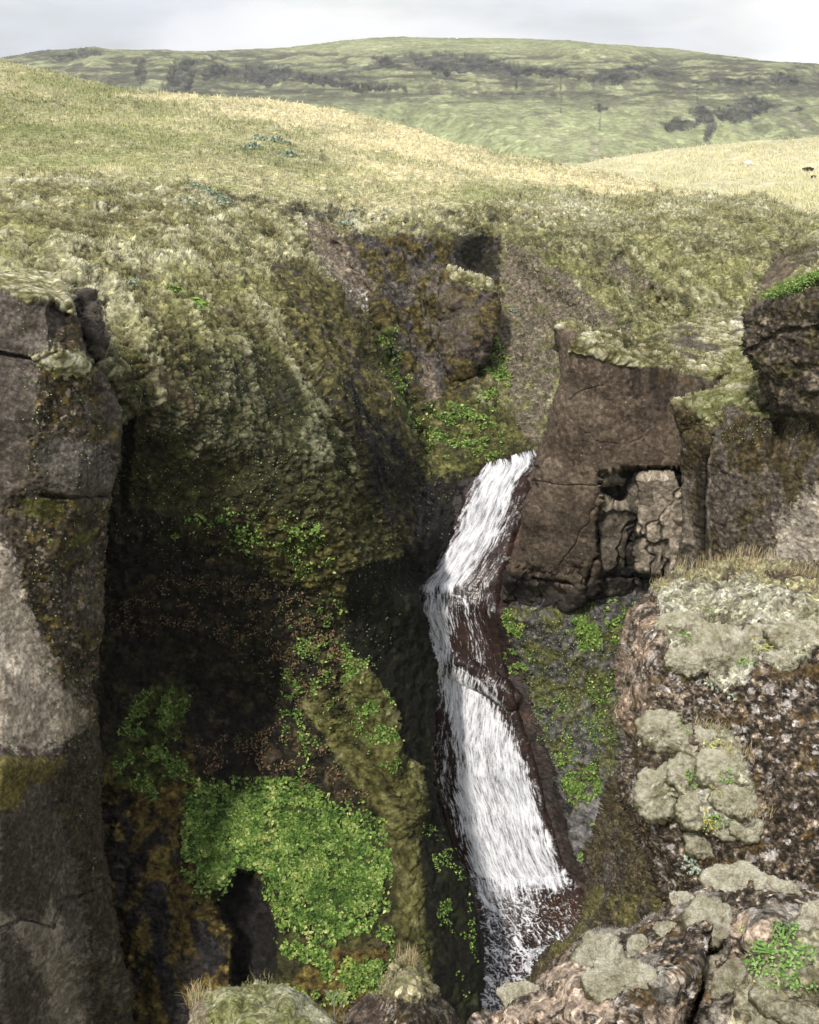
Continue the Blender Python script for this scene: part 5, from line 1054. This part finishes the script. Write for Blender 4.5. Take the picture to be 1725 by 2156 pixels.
def fuzz(name, pn, poly, n, ln, wd, label, cat, tone=1.45, jit=.45, keepf=None, clump=2.0, up=.8, cmin=.12):
    P, Nn, x, y = scatter(pn, poly, n, 30); p = PATCH[pn]
    i = np.clip(((x-p['X0'])/p['st']).astype(int), 0, p['keep'].shape[1]-1); j = np.clip(((y-p['Y0'])/p['st']).astype(int), 0, p['keep'].shape[0]-1); C = p['C'][j, i]
    cl = fbm(P.astype(F), clump, 3, .6, 71); m = (cl > -.12) & (C.sum(1) > cmin); P, Nn, C, cl, y = P[m], Nn[m], C[m], cl[m], y[m]
    k = len(P); d = nrm(Nn*.5+np.array([0, 0, up])+rng.normal(size=(k, 3))*jit); L = ln*rng.uniform(.5, 1.3, (k, 1))*(1+.6*cl[:, None])*(P[:, 1:2]/100 if pn == 'mossy_hillside' else 1)
    wv = nrm(np.cross(d, np.array([0, 1, 0])+rng.normal(size=(k, 3))*.3))*wd*(P[:, 1:2]/100 if pn == 'mossy_hillside' else 1)
    P = P-d*L*.1; V = np.stack([P-wv, P+wv, P+d*L], 1).reshape(-1, 3)
    C = C*rng.uniform(.75, 1.3, (k, 1))*tone; C = np.stack([C*.85, C*.85, C*1.1], 1).reshape(-1, 3)
    return link(name, mesh_np(name, V, np.arange(3*k).reshape(-1, 3), LEAF, np.clip(C, 0, .8), smooth=False), label=label, cat=cat, kind='stuff')
fuzz('meadow_grass', 'mossy_hillside', [(-100, 95), (0, 122), (200, 165), (600, 208), (900, 275), (1200, 340), (1500, 400), (1740, 440), (1740, 480), (1500, 460), (1100, 440), (700, 440), (400, 400), (0, 400), (-100, 400)], 50000, .30, .05, 'fine dry grass covering the hillside above the rim', 'grass')
fuzz('moss_fronds', 'mossy_hillside', [(-10, 380), (450, 395), (860, 440), (1740, 455), (1740, 700), (1340, 720), (1180, 960), (900, 980), (860, 1160), (740, 1240), (240, 1100), (220, 760), (0, 600)], 100000, .24, .045, 'short woolly moss and turf fronds over the canyon slopes', 'moss', jit=.6, clump=1.2, cmin=.26)
fuzz('hill_grass', 'valley_hill', [(1230, 340), (1400, 312), (1725, 289), (1740, 450), (1480, 410)], 12000, 1.3, .16, 'dry grass on the pale hill at the right', 'grass', clump=8)
fuzz('cliff_top_moss', 'fractured_cliff_block', [(1170, 670), (1240, 690), (1345, 720), (1470, 665), (1600, 640), (1560, 780), (1440, 790), (1200, 745)], 9000, .14, .03, 'pale moss fronds on top of the fractured cliff block', 'moss', jit=.6, clump=1)
fuzz('buttress_top_moss', 'stained_cliff_buttress', [(1410, 835), (1500, 820), (1600, 740), (1725, 900), (1600, 890), (1480, 880)], 7000, .12, .025, 'green moss and turf on the shoulder of the stained buttress', 'moss', jit=.6, clump=1)

def plant_mesh(name, n, r, h, pal, seed, leaf=.3, flat=.6):
    rs = np.random.RandomState(seed)
    an = rs.rand(n)*6.283; rr = np.sqrt(rs.rand(n))*r; zz = h*(1-(rr/r)**2)*rs.uniform(.5, 1, n)
    pos = np.stack([np.cos(an)*rr, np.sin(an)*rr, zz], -1)
    V, T, C = leaf_cloud(pos, nrm(pos+np.array([0, 0, .3])), leaf*rs.uniform(.6, 1.3, n), pal[rs.choice(len(pal), n)], r=rs)
    Vx, Tx, Cx = [V], [T], [C]; b = len(V)
    for k in range(9):                       # stems
        a = rs.rand()*6.283; e = np.array([math.cos(a)*r*.7, math.sin(a)*r*.7, h*.7]); w_ = np.array([-math.sin(a), math.cos(a), 0])*r*.03
        Vx.append(np.array([-w_, w_, e+w_, e-w_])); Tx.append(np.array([[0, 1, 2], [0, 2, 3]])+b); Cx.append(np.tile(pal[0], (4, 1))); b += 4
    return mesh_np(name, np.concatenate(Vx), np.concatenate(Tx), LEAF, np.concatenate(Cx), smooth=False)
PG = [plant_mesh('leafy_plant', 46, .5, .32, GREENS[1:4], 3+k, .26) for k in range(3)]
PYL = [plant_mesh('yellow_plant', 36, .45, .28, np.array([(.30, .36, .08), (.45, .46, .14), (.22, .32, .06)], F), 13+k, .24) for k in range(2)]
PGR = [plant_mesh('grey_plant', 60, .6, .3, np.array([(.24, .31, .23), (.34, .41, .32), (.17, .24, .16)], F), 23+k, .2) for k in range(2)]
def put(name, me, pn, x, y, s, label, cat, group=None):
    P, Nn, ok = surf(pn, x, y)
    o = link(name, me, label=label, cat=cat, group=group); o.location = P-Vector((0, 0, .04*s))
    q = Vector((0, 0, 1)).rotation_difference((Nn+Vector((0, 0, .8))).normalized()); e = q.to_euler(); o.rotation_euler = (e.x, e.y, rnd.random()*6.28)
    o.scale = (s, s, s*rnd.uniform(.8, 1.2)); return o
def group_plants(pts, pn, mes, s, label, cat, group, name='leafy_plant'):
    OR = ['topmost of its group', 'second from the top of its group', 'third from the top of its group', 'fourth from the top of its group', 'fifth from the top of its group', 'sixth from the top of its group', 'seventh from the top of its group',
          'eighth from the top of its group', 'ninth from the top of its group', 'third from the bottom of its group', 'second from the bottom of its group', 'lowest of its group']
    o_ = sorted(range(len(pts)), key=lambda k: pts[k][1])
    for k, (x, y) in enumerate(pts):
        r_ = o_.index(k); w_ = OR[r_] if r_ < len(pts)-1 else OR[-1]
        put(name, mes[k % len(mes)], pn, x, y, s*rnd.uniform(.75, 1.3), label+', '+w_, cat, group)
group_plants([(795, 690), (800, 712), (818, 735), (810, 725), (832, 760), (838, 795), (850, 815), (872, 850), (868, 880)], 'mossy_hillside', PG, 1.0, 'bright leafy plant in the gully crease', 'plant', 'leafy plants along the gully line')
group_plants([(1040, 715), (1050, 728), (1035, 745), (1060, 752), (1030, 770), (1055, 775), (1072, 790), (1045, 800), (1068, 812)], 'mossy_hillside', PG+PYL, 1.15, 'leafy plant below the rock prow', 'plant', 'leafy plants below the rock prow')
group_plants([(985, 880), (1000, 890), (1015, 905), (1030, 895), (1005, 915), (985, 920), (1020, 930), (1000, 940), (970, 905), (1010, 955), (1040, 960), (1030, 968)], 'mossy_hillside', PG+PYL, 1.1, 'yellow green plant just above the waterfall', 'plant', 'leafy plants above the waterfall lip')
group_plants([(1080, 655), (1095, 662), (1070, 690), (400, 655), (1290, 700)][:3], 'mossy_hillside', PGR, 1.2, 'grey green low plant on the scree', 'plant', 'low plants on the scree')
group_plants([(420, 1085), (405, 1095), (620, 1120), (660, 1115), (545, 1110), (370, 1120)], 'mossy_hillside', PG, .85, 'small plant on the brow above the recess', 'plant', 'plants on the mossy brow')
group_plants([(1082, 1300), (1100, 1312), (1072, 1320)], 'canyon_floor', PYL+PG, 1.0, 'yellow green plant under the cliff block corner', 'plant', 'plants at the cliff foot beside the bed')
group_plants([(1232, 1318), (1240, 1335), (1222, 1325), (1300, 1300), (1315, 1290), (1340, 1275), (1330, 1310), (1286, 1312)], 'canyon_floor', PG, 1.05, 'lush plant high on the grey bank', 'plant', 'green plants on the grey bank')
group_plants([(1200, 1665), (1215, 1655), (1225, 1675), (1205, 1690), (1178, 1590), (1188, 1605), (1250, 1640), (1255, 1740), (1230, 1800)], 'canyon_floor', PG, .9, 'bright green plant low on the bank', 'plant', 'green plants low on the bank')
group_plants([(735, 2020), (742, 2035), (725, 2042)], 'mossy_hillside', PYL, 1.0, 'pale yellow plant below the leafy carpet', 'plant', 'yellow plants below the leafy carpet')
group_plants([(640, 2098), (665, 2092), (690, 2094), (715, 2098), (740, 2092), (780, 2070)], 'mossy_hillside', PG, .8, 'green plant behind the bare twiggy shrub', 'plant', 'green plants behind the twiggy shrub')
# low willow patches on the slopes
for (x, y, s, lab) in ((412, 392, 3.2, 'grey green willow patch on the rim at the upper left'), (440, 408, 3.0, 'grey green willow patch just right of the topmost one on the rim'), (390, 430, 2.6, 'pale willow patch among moss hummocks below the two rim willows'),
                       (470, 438, 2.2, 'small pale willow patch beside the dark slump scars on the rim'), (725, 475, 2.4, 'pale grey willow patch at the head of the gravel chute'), (548, 296, 4.2, 'pale willow patch high on the grassy hillside'),
                       (585, 302, 4.6, 'middle and largest of the pale willow patches on the grassy hillside'), (530, 312, 3.8, 'lower left of the pale willow patches on the grassy hillside'), (605, 325, 3.8, 'lowest of the pale willow patches on the grassy hillside'),
                       (272, 608, 1.5, 'grey green shrub on the moss right of the pillar top'), (365, 626, 1.7, 'dark green shrub on the upper mossy slope'), (402, 655, 1.8, 'dark green shrub below the other dark green shrub on the mossy slope')):
    put('low_shrub', PGR[0] if 'dark' not in lab or 'slump' in lab else PG[0], 'mossy_hillside', x, y, s*.82, lab, 'shrub')

# shrub on the tower
def shrub(name, pts, pn, leafs, size, label, cat, pal=GREENS[:4]):
    root = bpy.data.objects.new(name, None); scn.collection.objects.link(root); root['label'] = label; root['category'] = cat
    P0, N0, _ = surf(pn, *pts[len(pts)//2]); root.location = P0
    pos = []; 
    for (x, y) in pts:
        P, Nn, _ = surf(pn, x, y)
        for k in range(leafs//len(pts)):
            pos.append(P+Nn*rnd.uniform(.0, size)+Vector((rnd.gauss(0, size), rnd.gauss(0, size), rnd.gauss(.3, .35)*size))-P0)
    pos = np.array(pos); V, T, C = leaf_cloud(pos, np.tile([[0, -.3, 1]], (len(pos), 1)), np.full(len(pos), .13)*rng.uniform(.6, 1.4, len(pos)), pal[rng.choice(len(pal), len(pos))])
    link('foliage', mesh_np('foliage', V, T, LEAF, C, smooth=False), parent=root)
    sv, sf = [], []
    for (x, y) in pts:
        P, Nn, _ = surf(pn, x, y); P = P-P0
        if sv: sv += [Vector(sv[-4])+Vector((0, 0, .02)), Vector(sv[-4]), P, P+Vector((0, 0, .02))]; sf.append(tuple(range(len(sv)-4, len(sv))))
        for k in range(4):
            e = P+Nn*size*.6+Vector((rnd.gauss(0, size*.7), rnd.gauss(0, size*.5), rnd.uniform(.1, .6)*size)); i = len(sv)
            w_ = Vector((.02, 0, 0)); sv += [P-w_, P+w_, e+w_*.3, e-w_*.3]; sf.append((i, i+1, i+2, i+3))
    link('stems', mesh_np('stems', np.array(sv), np.array(sf), LEAF, np.tile(np.array([[.12, .09, .06]], F), (len(sv), 1))), parent=root)
    return root
shrub('leafy_shrub', [(1640, 638), (1660, 628), (1680, 618), (1700, 608), (1720, 602), (1740, 598)], 'overhanging_rock_tower', 1500, .28, 'dark green leafy shrub on the ledge of the overhanging rock tower', 'shrub')

# moss cushions on the near rocks
def cushion_mat():
    m = bpy.data.materials.new('woolly_moss'); m.use_nodes = True; t = m.node_tree; b = t.nodes['Principled BSDF']
    a = t.nodes.new('ShaderNodeAttribute'); a.attribute_name = 'Col'; g = t.nodes.new('ShaderNodeNewGeometry')
    n = t.nodes.new('ShaderNodeTexNoise'); n.inputs['Scale'].default_value = 75; n.inputs['Detail'].default_value = 4; n.inputs['Roughness'].default_value = .8
    t.links.new(g.outputs['Position'], n.inputs['Vector'])
    r = t.nodes.new('ShaderNodeMapRange'); r.inputs[1].default_value = .36; r.inputs[2].default_value = .64; r.inputs[3].default_value = .6; r.inputs[4].default_value = 1.35
    t.links.new(n.outputs[0], r.inputs[0]); v = t.nodes.new('ShaderNodeVectorMath'); v.operation = 'SCALE'
    t.links.new(a.outputs['Color'], v.inputs[0]); t.links.new(r.outputs[0], v.inputs['Scale']); t.links.new(v.outputs[0], b.inputs['Base Color'])
    b.inputs['Roughness'].default_value = 1; b.inputs['Specular IOR Level'].default_value = .05
    bp = t.nodes.new('ShaderNodeBump'); bp.inputs['Strength'].default_value = 1; bp.inputs['Distance'].default_value = .018
    t.links.new(n.outputs[0], bp.inputs['Height']); t.links.new(bp.outputs[0], b.inputs['Normal']); return m
CM = cushion_mat()
def cushion(pn, x, y, rx, ry, label, tone=.5, group=None, green=0.0):
    P, Nn, _ = surf(pn, x, y); d = (P-Vector((0, 0, CAMZ))).length; k = d/FPX
    a, b_ = rx*k*1.26, ry*k*1.26
    nu, nv_ = 96, 52
    u = np.linspace(0, 2*np.pi, nu, endpoint=False); v = np.linspace(0.02, np.pi-.02, nv_)
    U, Vv = np.meshgrid(u, v); S = np.stack([np.sin(Vv)*np.cos(U), np.sin(Vv)*np.sin(U), np.cos(Vv)], -1).reshape(-1, 3)
    view = (Vector((0, 0, CAMZ))-P).normalized(); up = Vector((0, 0, 1)); rt = up.cross(view).normalized(); upv = view.cross(rt)
    dn = (Nn*.6+view*.4).normalized()
    R = rt; Uu = upv; D = view
    th = min(a, b_)*.36
    body = S[:, :1]*a*np.array(R)+S[:, 1:2]*b_*np.array(Uu)+S[:, 2:3]*th*np.array(D)
    W_ = (body+np.array(P)).astype(F); Sn = nrm(S[:, :1]/a*np.array(R)+S[:, 1:2]/b_*np.array(Uu)+S[:, 2:3]/th*np.array(D))
    m_ = min(a, b_)
    lob, lb = lumps(W_, m_*.8, x*.37, (1, 1, 1))
    disp = fbm(W_, m_*1.5, 3, .55, x)*m_*.40+fbm(W_, m_*.5, 4, .62, x+3)*m_*.30+lob*m_*.06+fbm(W_, m_*.10, 3, .75, 2)*m_*.07
    V = W_+Sn*disp[:, None]-np.array(D)*th*.34
    q = np.arange(nu*nv_).reshape(nv_, nu); q2 = np.roll(q, -1, 1)
    Q = np.stack([q[:-1], q[1:], q2[1:], q2[:-1]], -1).reshape(-1, 4)
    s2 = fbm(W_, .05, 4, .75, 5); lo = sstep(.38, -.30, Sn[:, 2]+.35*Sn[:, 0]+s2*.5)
    c = ramp(.35+tone*.5+s2*.9+fbm(W_, .3, 3)*.5, (.20, .185, .13), (.36, .35, .27), (.50, .49, .41), (.62, .61, .54))
    c = mixc(c, sstep(.05, .3, fbm(W_, .25, 3, .6, x)+green*.4)*.3, (.27, .28, .15)); c = mixc(c, sstep(.15, .35, fbm(W_, .12, 4, .65, x+9))*.5, (.24, .19, .13))
    c = c*np.array([1, .965, .89], F)
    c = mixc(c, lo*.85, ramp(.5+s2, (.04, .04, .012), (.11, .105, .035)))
    fi = rng.randint(0, len(V), 4200); fn_ = nrm(Sn[fi]+rng.normal(size=(4200, 3))*.45+np.array([0, 0, .25])); L = m_*rng.uniform(.035, .085, (4200, 1)); wv = nrm(np.cross(fn_, rng.normal(size=(4200, 3))))*m_*.010
    f0 = V[fi]+rng.normal(size=(4200, 3))*m_*.02; FV = np.stack([f0-wv, f0+wv, f0+fn_*L, f0+fn_*L*.98-wv*.2], 1).reshape(-1, 3)
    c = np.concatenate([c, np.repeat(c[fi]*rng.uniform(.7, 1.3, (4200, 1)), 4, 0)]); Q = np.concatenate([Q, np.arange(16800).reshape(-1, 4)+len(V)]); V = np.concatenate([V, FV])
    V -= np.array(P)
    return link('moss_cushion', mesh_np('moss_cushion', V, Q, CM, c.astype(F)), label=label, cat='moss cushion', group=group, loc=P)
GC = [(1435, 1343, 44, 27, 'greenish moss cushion at the upper left of the upper cushion cluster on the tall outcrop'), (1519, 1400, 56, 56, 'largest grey moss cushion hanging in the middle of the upper cluster'),
  (1438, 1407, 31, 23, 'small dark bellied moss cushion left of the largest hanging cushion'), (1610, 1353, 32, 19, 'flat grey moss cushion near the middle of the upper cluster above a dark gap'),
  (1690, 1363, 50, 30, 'wide grey moss cushion of the upper cluster at the right edge of the outcrop'), (1642, 1404, 24, 18, 'small tan moss cushion under the flat grey one of the upper cluster'),
  (1398, 1540, 44, 34, 'oval pale moss cushion with olive belly at the top left of the lower cluster'), (1480, 1562, 62, 28, 'long grey moss cushion beside dry grass at the top of the lower cluster'),
  (1393, 1676, 38, 42, 'round moss cushion with olive left flank at the left of the lower cluster'), (1452, 1636, 30, 28, 'round grey moss cushion above right of the olive flanked one'),
  (1475, 1706, 34, 30, 'grey moss cushion in the centre bottom of the lower cluster'), (1530, 1634, 44, 32, 'broad grey moss cushion at the right of the lower cluster'),
  (1477, 1770, 26, 30, 'lowest moss cushion of the lower cluster with a dark olive rounded belly'), (1525, 1748, 24, 16, 'little grey moss cushion right of the lowest round belly cushion'),
  (1570, 1742, 26, 20, 'little grey moss cushion at the lower right end of the lower cluster'), (1545, 1690, 36, 24, 'grey moss cushion among yellow herbs at the right of the lower cluster')]
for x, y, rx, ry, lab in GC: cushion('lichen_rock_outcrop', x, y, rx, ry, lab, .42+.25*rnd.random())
HC = [(1562, 1872, 54, 32, 'biggest pale moss cushion crowning the near corner rock', .8), (1636, 1880, 34, 20, 'grey moss cushion touching the right of the crowning cushion on the near rock', .6),
  (1490, 1930, 32, 36, 'light grey moss cushion below left of the crowning cushion', .8), (1255, 2022, 38, 44, 'tall pale moss cushion on the left shoulder of the near corner rock', .75),
  (1342, 2001, 15, 26, 'small upright white moss cushion in the brown middle of the near rock', .7), (1318, 2085, 62, 40, 'broad grey moss cushion dotted with yellow flowers at the front of the near rock', .6),
  (1096, 2106, 34, 22, 'pale moss cushion at the lower left end of the near corner rock', .7), (1408, 1958, 24, 13, 'thin grey moss cushion on the top edge of the near rock', .8),
  (1560, 2080, 42, 36, 'brownish grey moss cushion in front of the deep crevice', .35), (1672, 2098, 58, 38, 'big moss cushion with olive underside below the green plants in the corner', .4),
  (1728, 1978, 30, 42, 'grey moss cushion cut by the right edge of the photo above the corner cushion', .5), (1580, 2158, 32, 22, 'moss cushion cut by the bottom edge of the photo', .5), (1716, 1922, 13, 12, 'tiny white moss cushion near the right edge of the near rock', .7),
  (1440, 1900, 22, 13, 'small grey moss cushion on the slope of the top edge left of the crowning cushion', .75)]
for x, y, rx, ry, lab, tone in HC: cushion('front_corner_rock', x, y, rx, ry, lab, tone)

# grass tufts, stalks, twigs
def blades(n, r, h, seed, cols, bend=.5, wd=.006, head=False):
    rs = np.random.RandomState(seed); V, T, C = [], [], []; b = 0
    for k in range(n):
        a = rs.rand()*6.283; r0 = r*math.sqrt(rs.rand()); L = h*rs.uniform(.5, 1.15); a2 = rs.rand()*6.283; bd = bend*rs.uniform(.2, 1.2)
        base = np.array([math.cos(a)*r0, math.sin(a)*r0, 0]); dr = np.array([math.cos(a2), math.sin(a2), 0]); sd = np.array([-dr[1], dr[0], 0])*wd; c = cols[rs.randint(len(cols))]*rs.uniform(.8, 1.2)
        pr = None
        for q in range(5):
            t = q/4; p = base+dr*(bd*L*t*t)+np.array([0, 0, L*t*(1-.25*t*bd)]); w_ = sd*(1-t*.85)
            if head and q == 4: w_ = sd*1.6
            V += [p-w_, p+w_]; C += [c, c]
            if q: T.append((b-2, b-1, b+1, b))
            b += 2
    return np.array(V), np.array(T), np.array(C, F)
DRY = np.array([(.48, .36, .24), (.42, .36, .18), (.55, .43, .30), (.30, .30, .12)], F)
def tuft(name, pn, x, y, n, r, h, label, cat='grass tuft', cols=DRY, bend=.6, wd=.006, head=False, group=None):
    P, Nn, _ = surf(pn, x, y); V, T, C = blades(n, r, h, int(x+y), cols, bend, wd, head)
    return link(name, mesh_np(name, V, T, LEAF, C), label=label, cat=cat, loc=P-Vector((0, 0, .01)), group=group)
for x, y, n, r, h, lab in ((1400, 1510, 150, .22, .24, 'dry pinkish grass tuft on top of the oval moss cushion'), (1500, 1522, 150, .30, .26, 'dry straw grass tuft above the long grey moss cushion'), (1560, 1590, 120, .28, .24, 'dry straw grass tuft at the right end of the long grey cushion'),
                           (1590, 1700, 130, .3, .22, 'dry straw grass tuft at the right of the lower moss cluster'), (1475, 1212, 120, .5, .45, 'dry grass tuft on the skyline ledge of the tall outcrop'), (1590, 1198, 200, .6, .5, 'tall pale grass tuft at the highest point of the outcrop ledge'),
                           (1545, 1215, 140, .6, .4, 'yellow green grass tuft on the ledge left of the tall pale tuft'), (1690, 1225, 160, .3, .35, 'short green grass tuft on the ledge near the right edge'), (1400, 1243, 90, .35, .3, 'short dry grass tuft at the left end of the outcrop ledge')):
    tuft('grass_tuft', 'lichen_rock_outcrop', x, y, int(n*1.3), r*.9, h*.5, lab, wd=.0045)
tuft('grass_tuft', 'grass_topped_rock', 856, 2030, 170, .11, .17, 'pale dry grass tuft on the tip of the small rock at the bottom', wd=.0035)
tuft('grass_tuft', 'grass_topped_rock', 815, 2075, 60, .09, .14, 'thin grass tuft on the left shoulder of the small rock', wd=.003)
tuft('grass_tuft', 'grassy_moss_knoll', 420, 2104, 110, .12, .16, 'dry pinkish grass tuft at the left end of the moss knoll', wd=.0035)
tuft('grass_tuft', 'grassy_moss_knoll', 545, 2088, 160, .16, .06, 'short green grass fringe along the crest of the moss knoll', cols=np.array([(.2, .2, .07), (.3, .28, .12)], F), wd=.003)
for x, y, pn, h, n, lab in ((1290, 1957, 'front_corner_rock', .17, 3, 'trio of dry flower stalks standing at the top edge of the near rock'), (1243, 1975, 'front_corner_rock', .18, 2, 'pair of dry stalks above the left shoulder of the near rock'),
                            (1070, 2128, 'front_corner_rock', .16, 3, 'dry bent stalks at the lower left of the near rock'), (1022, 2148, 'front_corner_rock', .12, 3, 'short dry stalks at the far left tip of the near rock')):
    tuft('dry_stalks', pn, x, y, n, .05, h, lab, 'stalks', cols=DRY[:1]*.6, bend=.35, wd=.0028, head=True)
def herb(name, pn, x, y, n, r, h, leaf, pal, label, cat):
    me = plant_mesh(name, n, r, h, np.array(pal, F), int(x*3+y), leaf); o = put(name, me, pn, x, y, 1, label, cat); return o
SED = [(.50, .50, .12), (.62, .60, .25), (.32, .40, .12), (.45, .25, .12)]
herb('green_herb', 'front_corner_rock', 1660, 2015, 500, .28, .07, .035, [(.12, .24, .05), (.2, .34, .09), (.28, .42, .14)], 'bright green herb mat in the bottom right corner', 'herb')
herb('green_herb', 'front_corner_rock', 1700, 2040, 300, .2, .07, .035, [(.12, .24, .05), (.2, .34, .09), (.28, .42, .14)], 'second bright green herb mat touching the right edge of the photo', 'herb')
herb('yellow_herb', 'front_corner_rock', 1300, 2078, 120, .16, .07, .022, SED, 'yellow flowering herb on the broad cushion at the front', 'herb')
herb('yellow_herb', 'front_corner_rock', 1270, 2100, 60, .10, .06, .022, SED, 'small yellow herb below the broad front cushion', 'herb')
herb('yellow_herb', 'front_corner_rock', 1630, 2070, 50, .14, .08, .022, SED, 'sparse yellow herb between the corner cushions', 'herb')
herb('yellow_herb', 'front_corner_rock', 1556, 1958, 1+12, .05, .09, .03, [(.5, .55, .2)], 'lone pale leaved sprig in the deep crevice', 'herb')
for x, y, n, r, lab in ((1520, 1590, 130, .26, 'yellow herb mat at the heart of the lower moss cluster'), (1410, 1660, 50, .16, 'yellow herb on the round cushion with the olive flank'), (1530, 1660, 80, .24, 'yellow herb right of the centre of the lower cluster'),
                        (1500, 1715, 70, .2, 'yellow herb above the lowest round belly cushion'), (1352, 1700, 40, .16, 'yellow green herb hanging left of the lower cluster'), (1600, 1370, 60, .3, 'yellow herb line below the flat cushion of the upper cluster')):
    herb('yellow_herb', 'lichen_rock_outcrop', x, y, n, r, .1, .045, SED, lab, 'herb')
for x, y, n, r, lab in ((1430, 1525, 40, .14, 'green leafed sprig on the oval moss cushion'), (1450, 1540, 40, .13, 'green sprig between the oval and the long moss cushion'), (1475, 1640, 50, .16, 'green sprig with red tips on the round grey cushion'), (1530, 1625, 60, .2, 'green fern like sprig on the broad cushion at right'),
                        (1515, 1712, 50, .15, 'dark green sprig above the little grey cushions'), (1545, 1372, 40, .15, 'green sprig on the largest cushion of the upper cluster'), (1570, 1405, 50, .18, 'yellow green sprig under the largest cushion'), (1440, 1357, 40, .13, 'little green sprig on the greenish upper left cushion')):
    herb('green_herb', 'lichen_rock_outcrop', x, y, n, r, .12, .06, [(.12, .26, .05), (.22, .36, .08), (.3, .42, .12)], lab, 'herb')
for x, y, n, r, lab in ((1495, 1440, 70, .2, 'pale blue green succulent hanging under the largest cushion'), (1540, 1468, 30, .12, 'pale succulent right of the hanging one'), (1465, 1812, 60, .2, 'pale grey green succulent below the lowest cushion')):
    herb('succulent', 'lichen_rock_outcrop', x, y, n, r, .1, .06, [(.34, .44, .34), (.45, .53, .42)], lab, 'plant')
# green mat with burrow beside it on the outcrop top
herb('green_herb', 'lichen_rock_outcrop', 1500, 1296, 260, .34, .07, .045, [(.22, .27, .11), (.28, .33, .14), (.36, .38, .2)], 'pale green herb mat around the burrow hole on the outcrop', 'herb')
# bare shrub
def bare_shrub(x0, y0, Y, label):
    base = Vector(world(np.array(x0*1.), np.array(y0*1.), np.array(Y)).tolist()); V, Q = [], []
    def br(p, d, L, w_, dep):
        e = p+d*L; s_ = d.cross(Vector((0, -.8, .6))).normalized()*w_; t_ = d.cross(s_).normalized()*w_; i = len(V)
        for q, k in ((p, 1), (e, .65)): V.extend([(q+s_*k), (q+t_*k), (q-s_*k), (q-t_*k)])
        for k in range(4): Q.append((i+k, i+(k+1) % 4, i+4+(k+1) % 4, i+4+k))
        if dep:
            for k in range(rnd.choice((2, 2, 3))):
                nd = (d+Vector((rnd.gauss(0, .5), rnd.gauss(0, .35), rnd.gauss(.12, .3)))).normalized(); br(e, nd, L*rnd.uniform(.6, .85), w_*.65, dep-1)
    for k in range(5): br(Vector((rnd.gauss(0, .03), rnd.gauss(0, .03), -.1)), Vector((rnd.gauss(0, .5), rnd.gauss(0, .3), 1)).normalized(), .14, .005, 4)
    return link('bare_shrub', mesh_np('bare_shrub', np.array(V), np.array(Q), LEAF, np.tile(np.array([[.36, .32, .27]], F), (len(V), 1))), label=label, cat='shrub', loc=base)
bare_shrub(705, 2175, 6.1, 'leafless pale twiggy shrub between the moss knoll and the small rock')

# stones on the sunny hill
def stone(x, y, Y, w_, h_, col, label, name, seed):
    P = world(np.array(x*1.), np.array(y*1.), np.array(Y*1.)); u = np.linspace(0, 2*np.pi, 18, endpoint=False); v = np.linspace(.05, np.pi-.05, 10); U, Vv = np.meshgrid(u, v)
    S = np.stack([np.sin(Vv)*np.cos(U), np.sin(Vv)*np.sin(U), np.cos(Vv)], -1).reshape(-1, 3); B = S*np.array([w_, w_*.6, h_])*(1+.35*fbm(S.astype(F)*1.0, .8, 2, .5, seed))[:, None]
    q = np.arange(180).reshape(10, 18); q2 = np.roll(q, -1, 1); Q = np.stack([q[:-1], q[1:], q2[1:], q2[:-1]], -1).reshape(-1, 4)
    return link(name, mesh_np(name, B, Q, rockm, np.tile(np.array([col], F), (180, 1))), label=label, cat='rock', loc=P.tolist())
def on_hill(x, y):
    P, Nn, _ = surf('valley_hill', x, y); return P.y-6
stone(1575, 343, on_hill(1575, 343), 1.5, .8, (.85, .84, .80), 'small white stone on the sunny hill', 'white_stone', 1)
stone(1702, 356, on_hill(1702, 356), 1.9, .7, (.04, .022, .018), 'larger of two dark stones on the sunny hill', 'dark_stone', 2)
stone(1713, 372, on_hill(1713, 372), .9, .5, (.04, .025, .02), 'smaller of two dark stones on the sunny hill', 'dark_stone', 3)

# ================================================================== thin air haze round the whole place
hb = mesh_np('haze', np.array([(x, y, z) for z in (-36, 330) for y in (-2700, 2700) for x in (-2700, 2700)], float), np.array([(0, 2, 3, 1), (4, 5, 7, 6), (0, 1, 5, 4), (2, 6, 7, 3), (0, 4, 6, 2), (1, 3, 7, 5)]), bpy.data.materials.new('haze'), smooth=False)
hm = hb.materials[0]; hm.use_nodes = True; ht = hm.node_tree; ht.nodes.clear()
ho = ht.nodes.new('ShaderNodeOutputMaterial'); hv = ht.nodes.new('ShaderNodeVolumePrincipled'); hv.inputs['Density'].default_value = .00009; hv.inputs['Color'].default_value = (.92, .95, 1, 1)
hv.inputs['Anisotropy'].default_value = .2; ht.links.new(hv.outputs[0], ho.inputs['Volume'])
link('haze', hb, kind='stuff', label='thin pale air between the canyon and the far mountain', cat='haze')
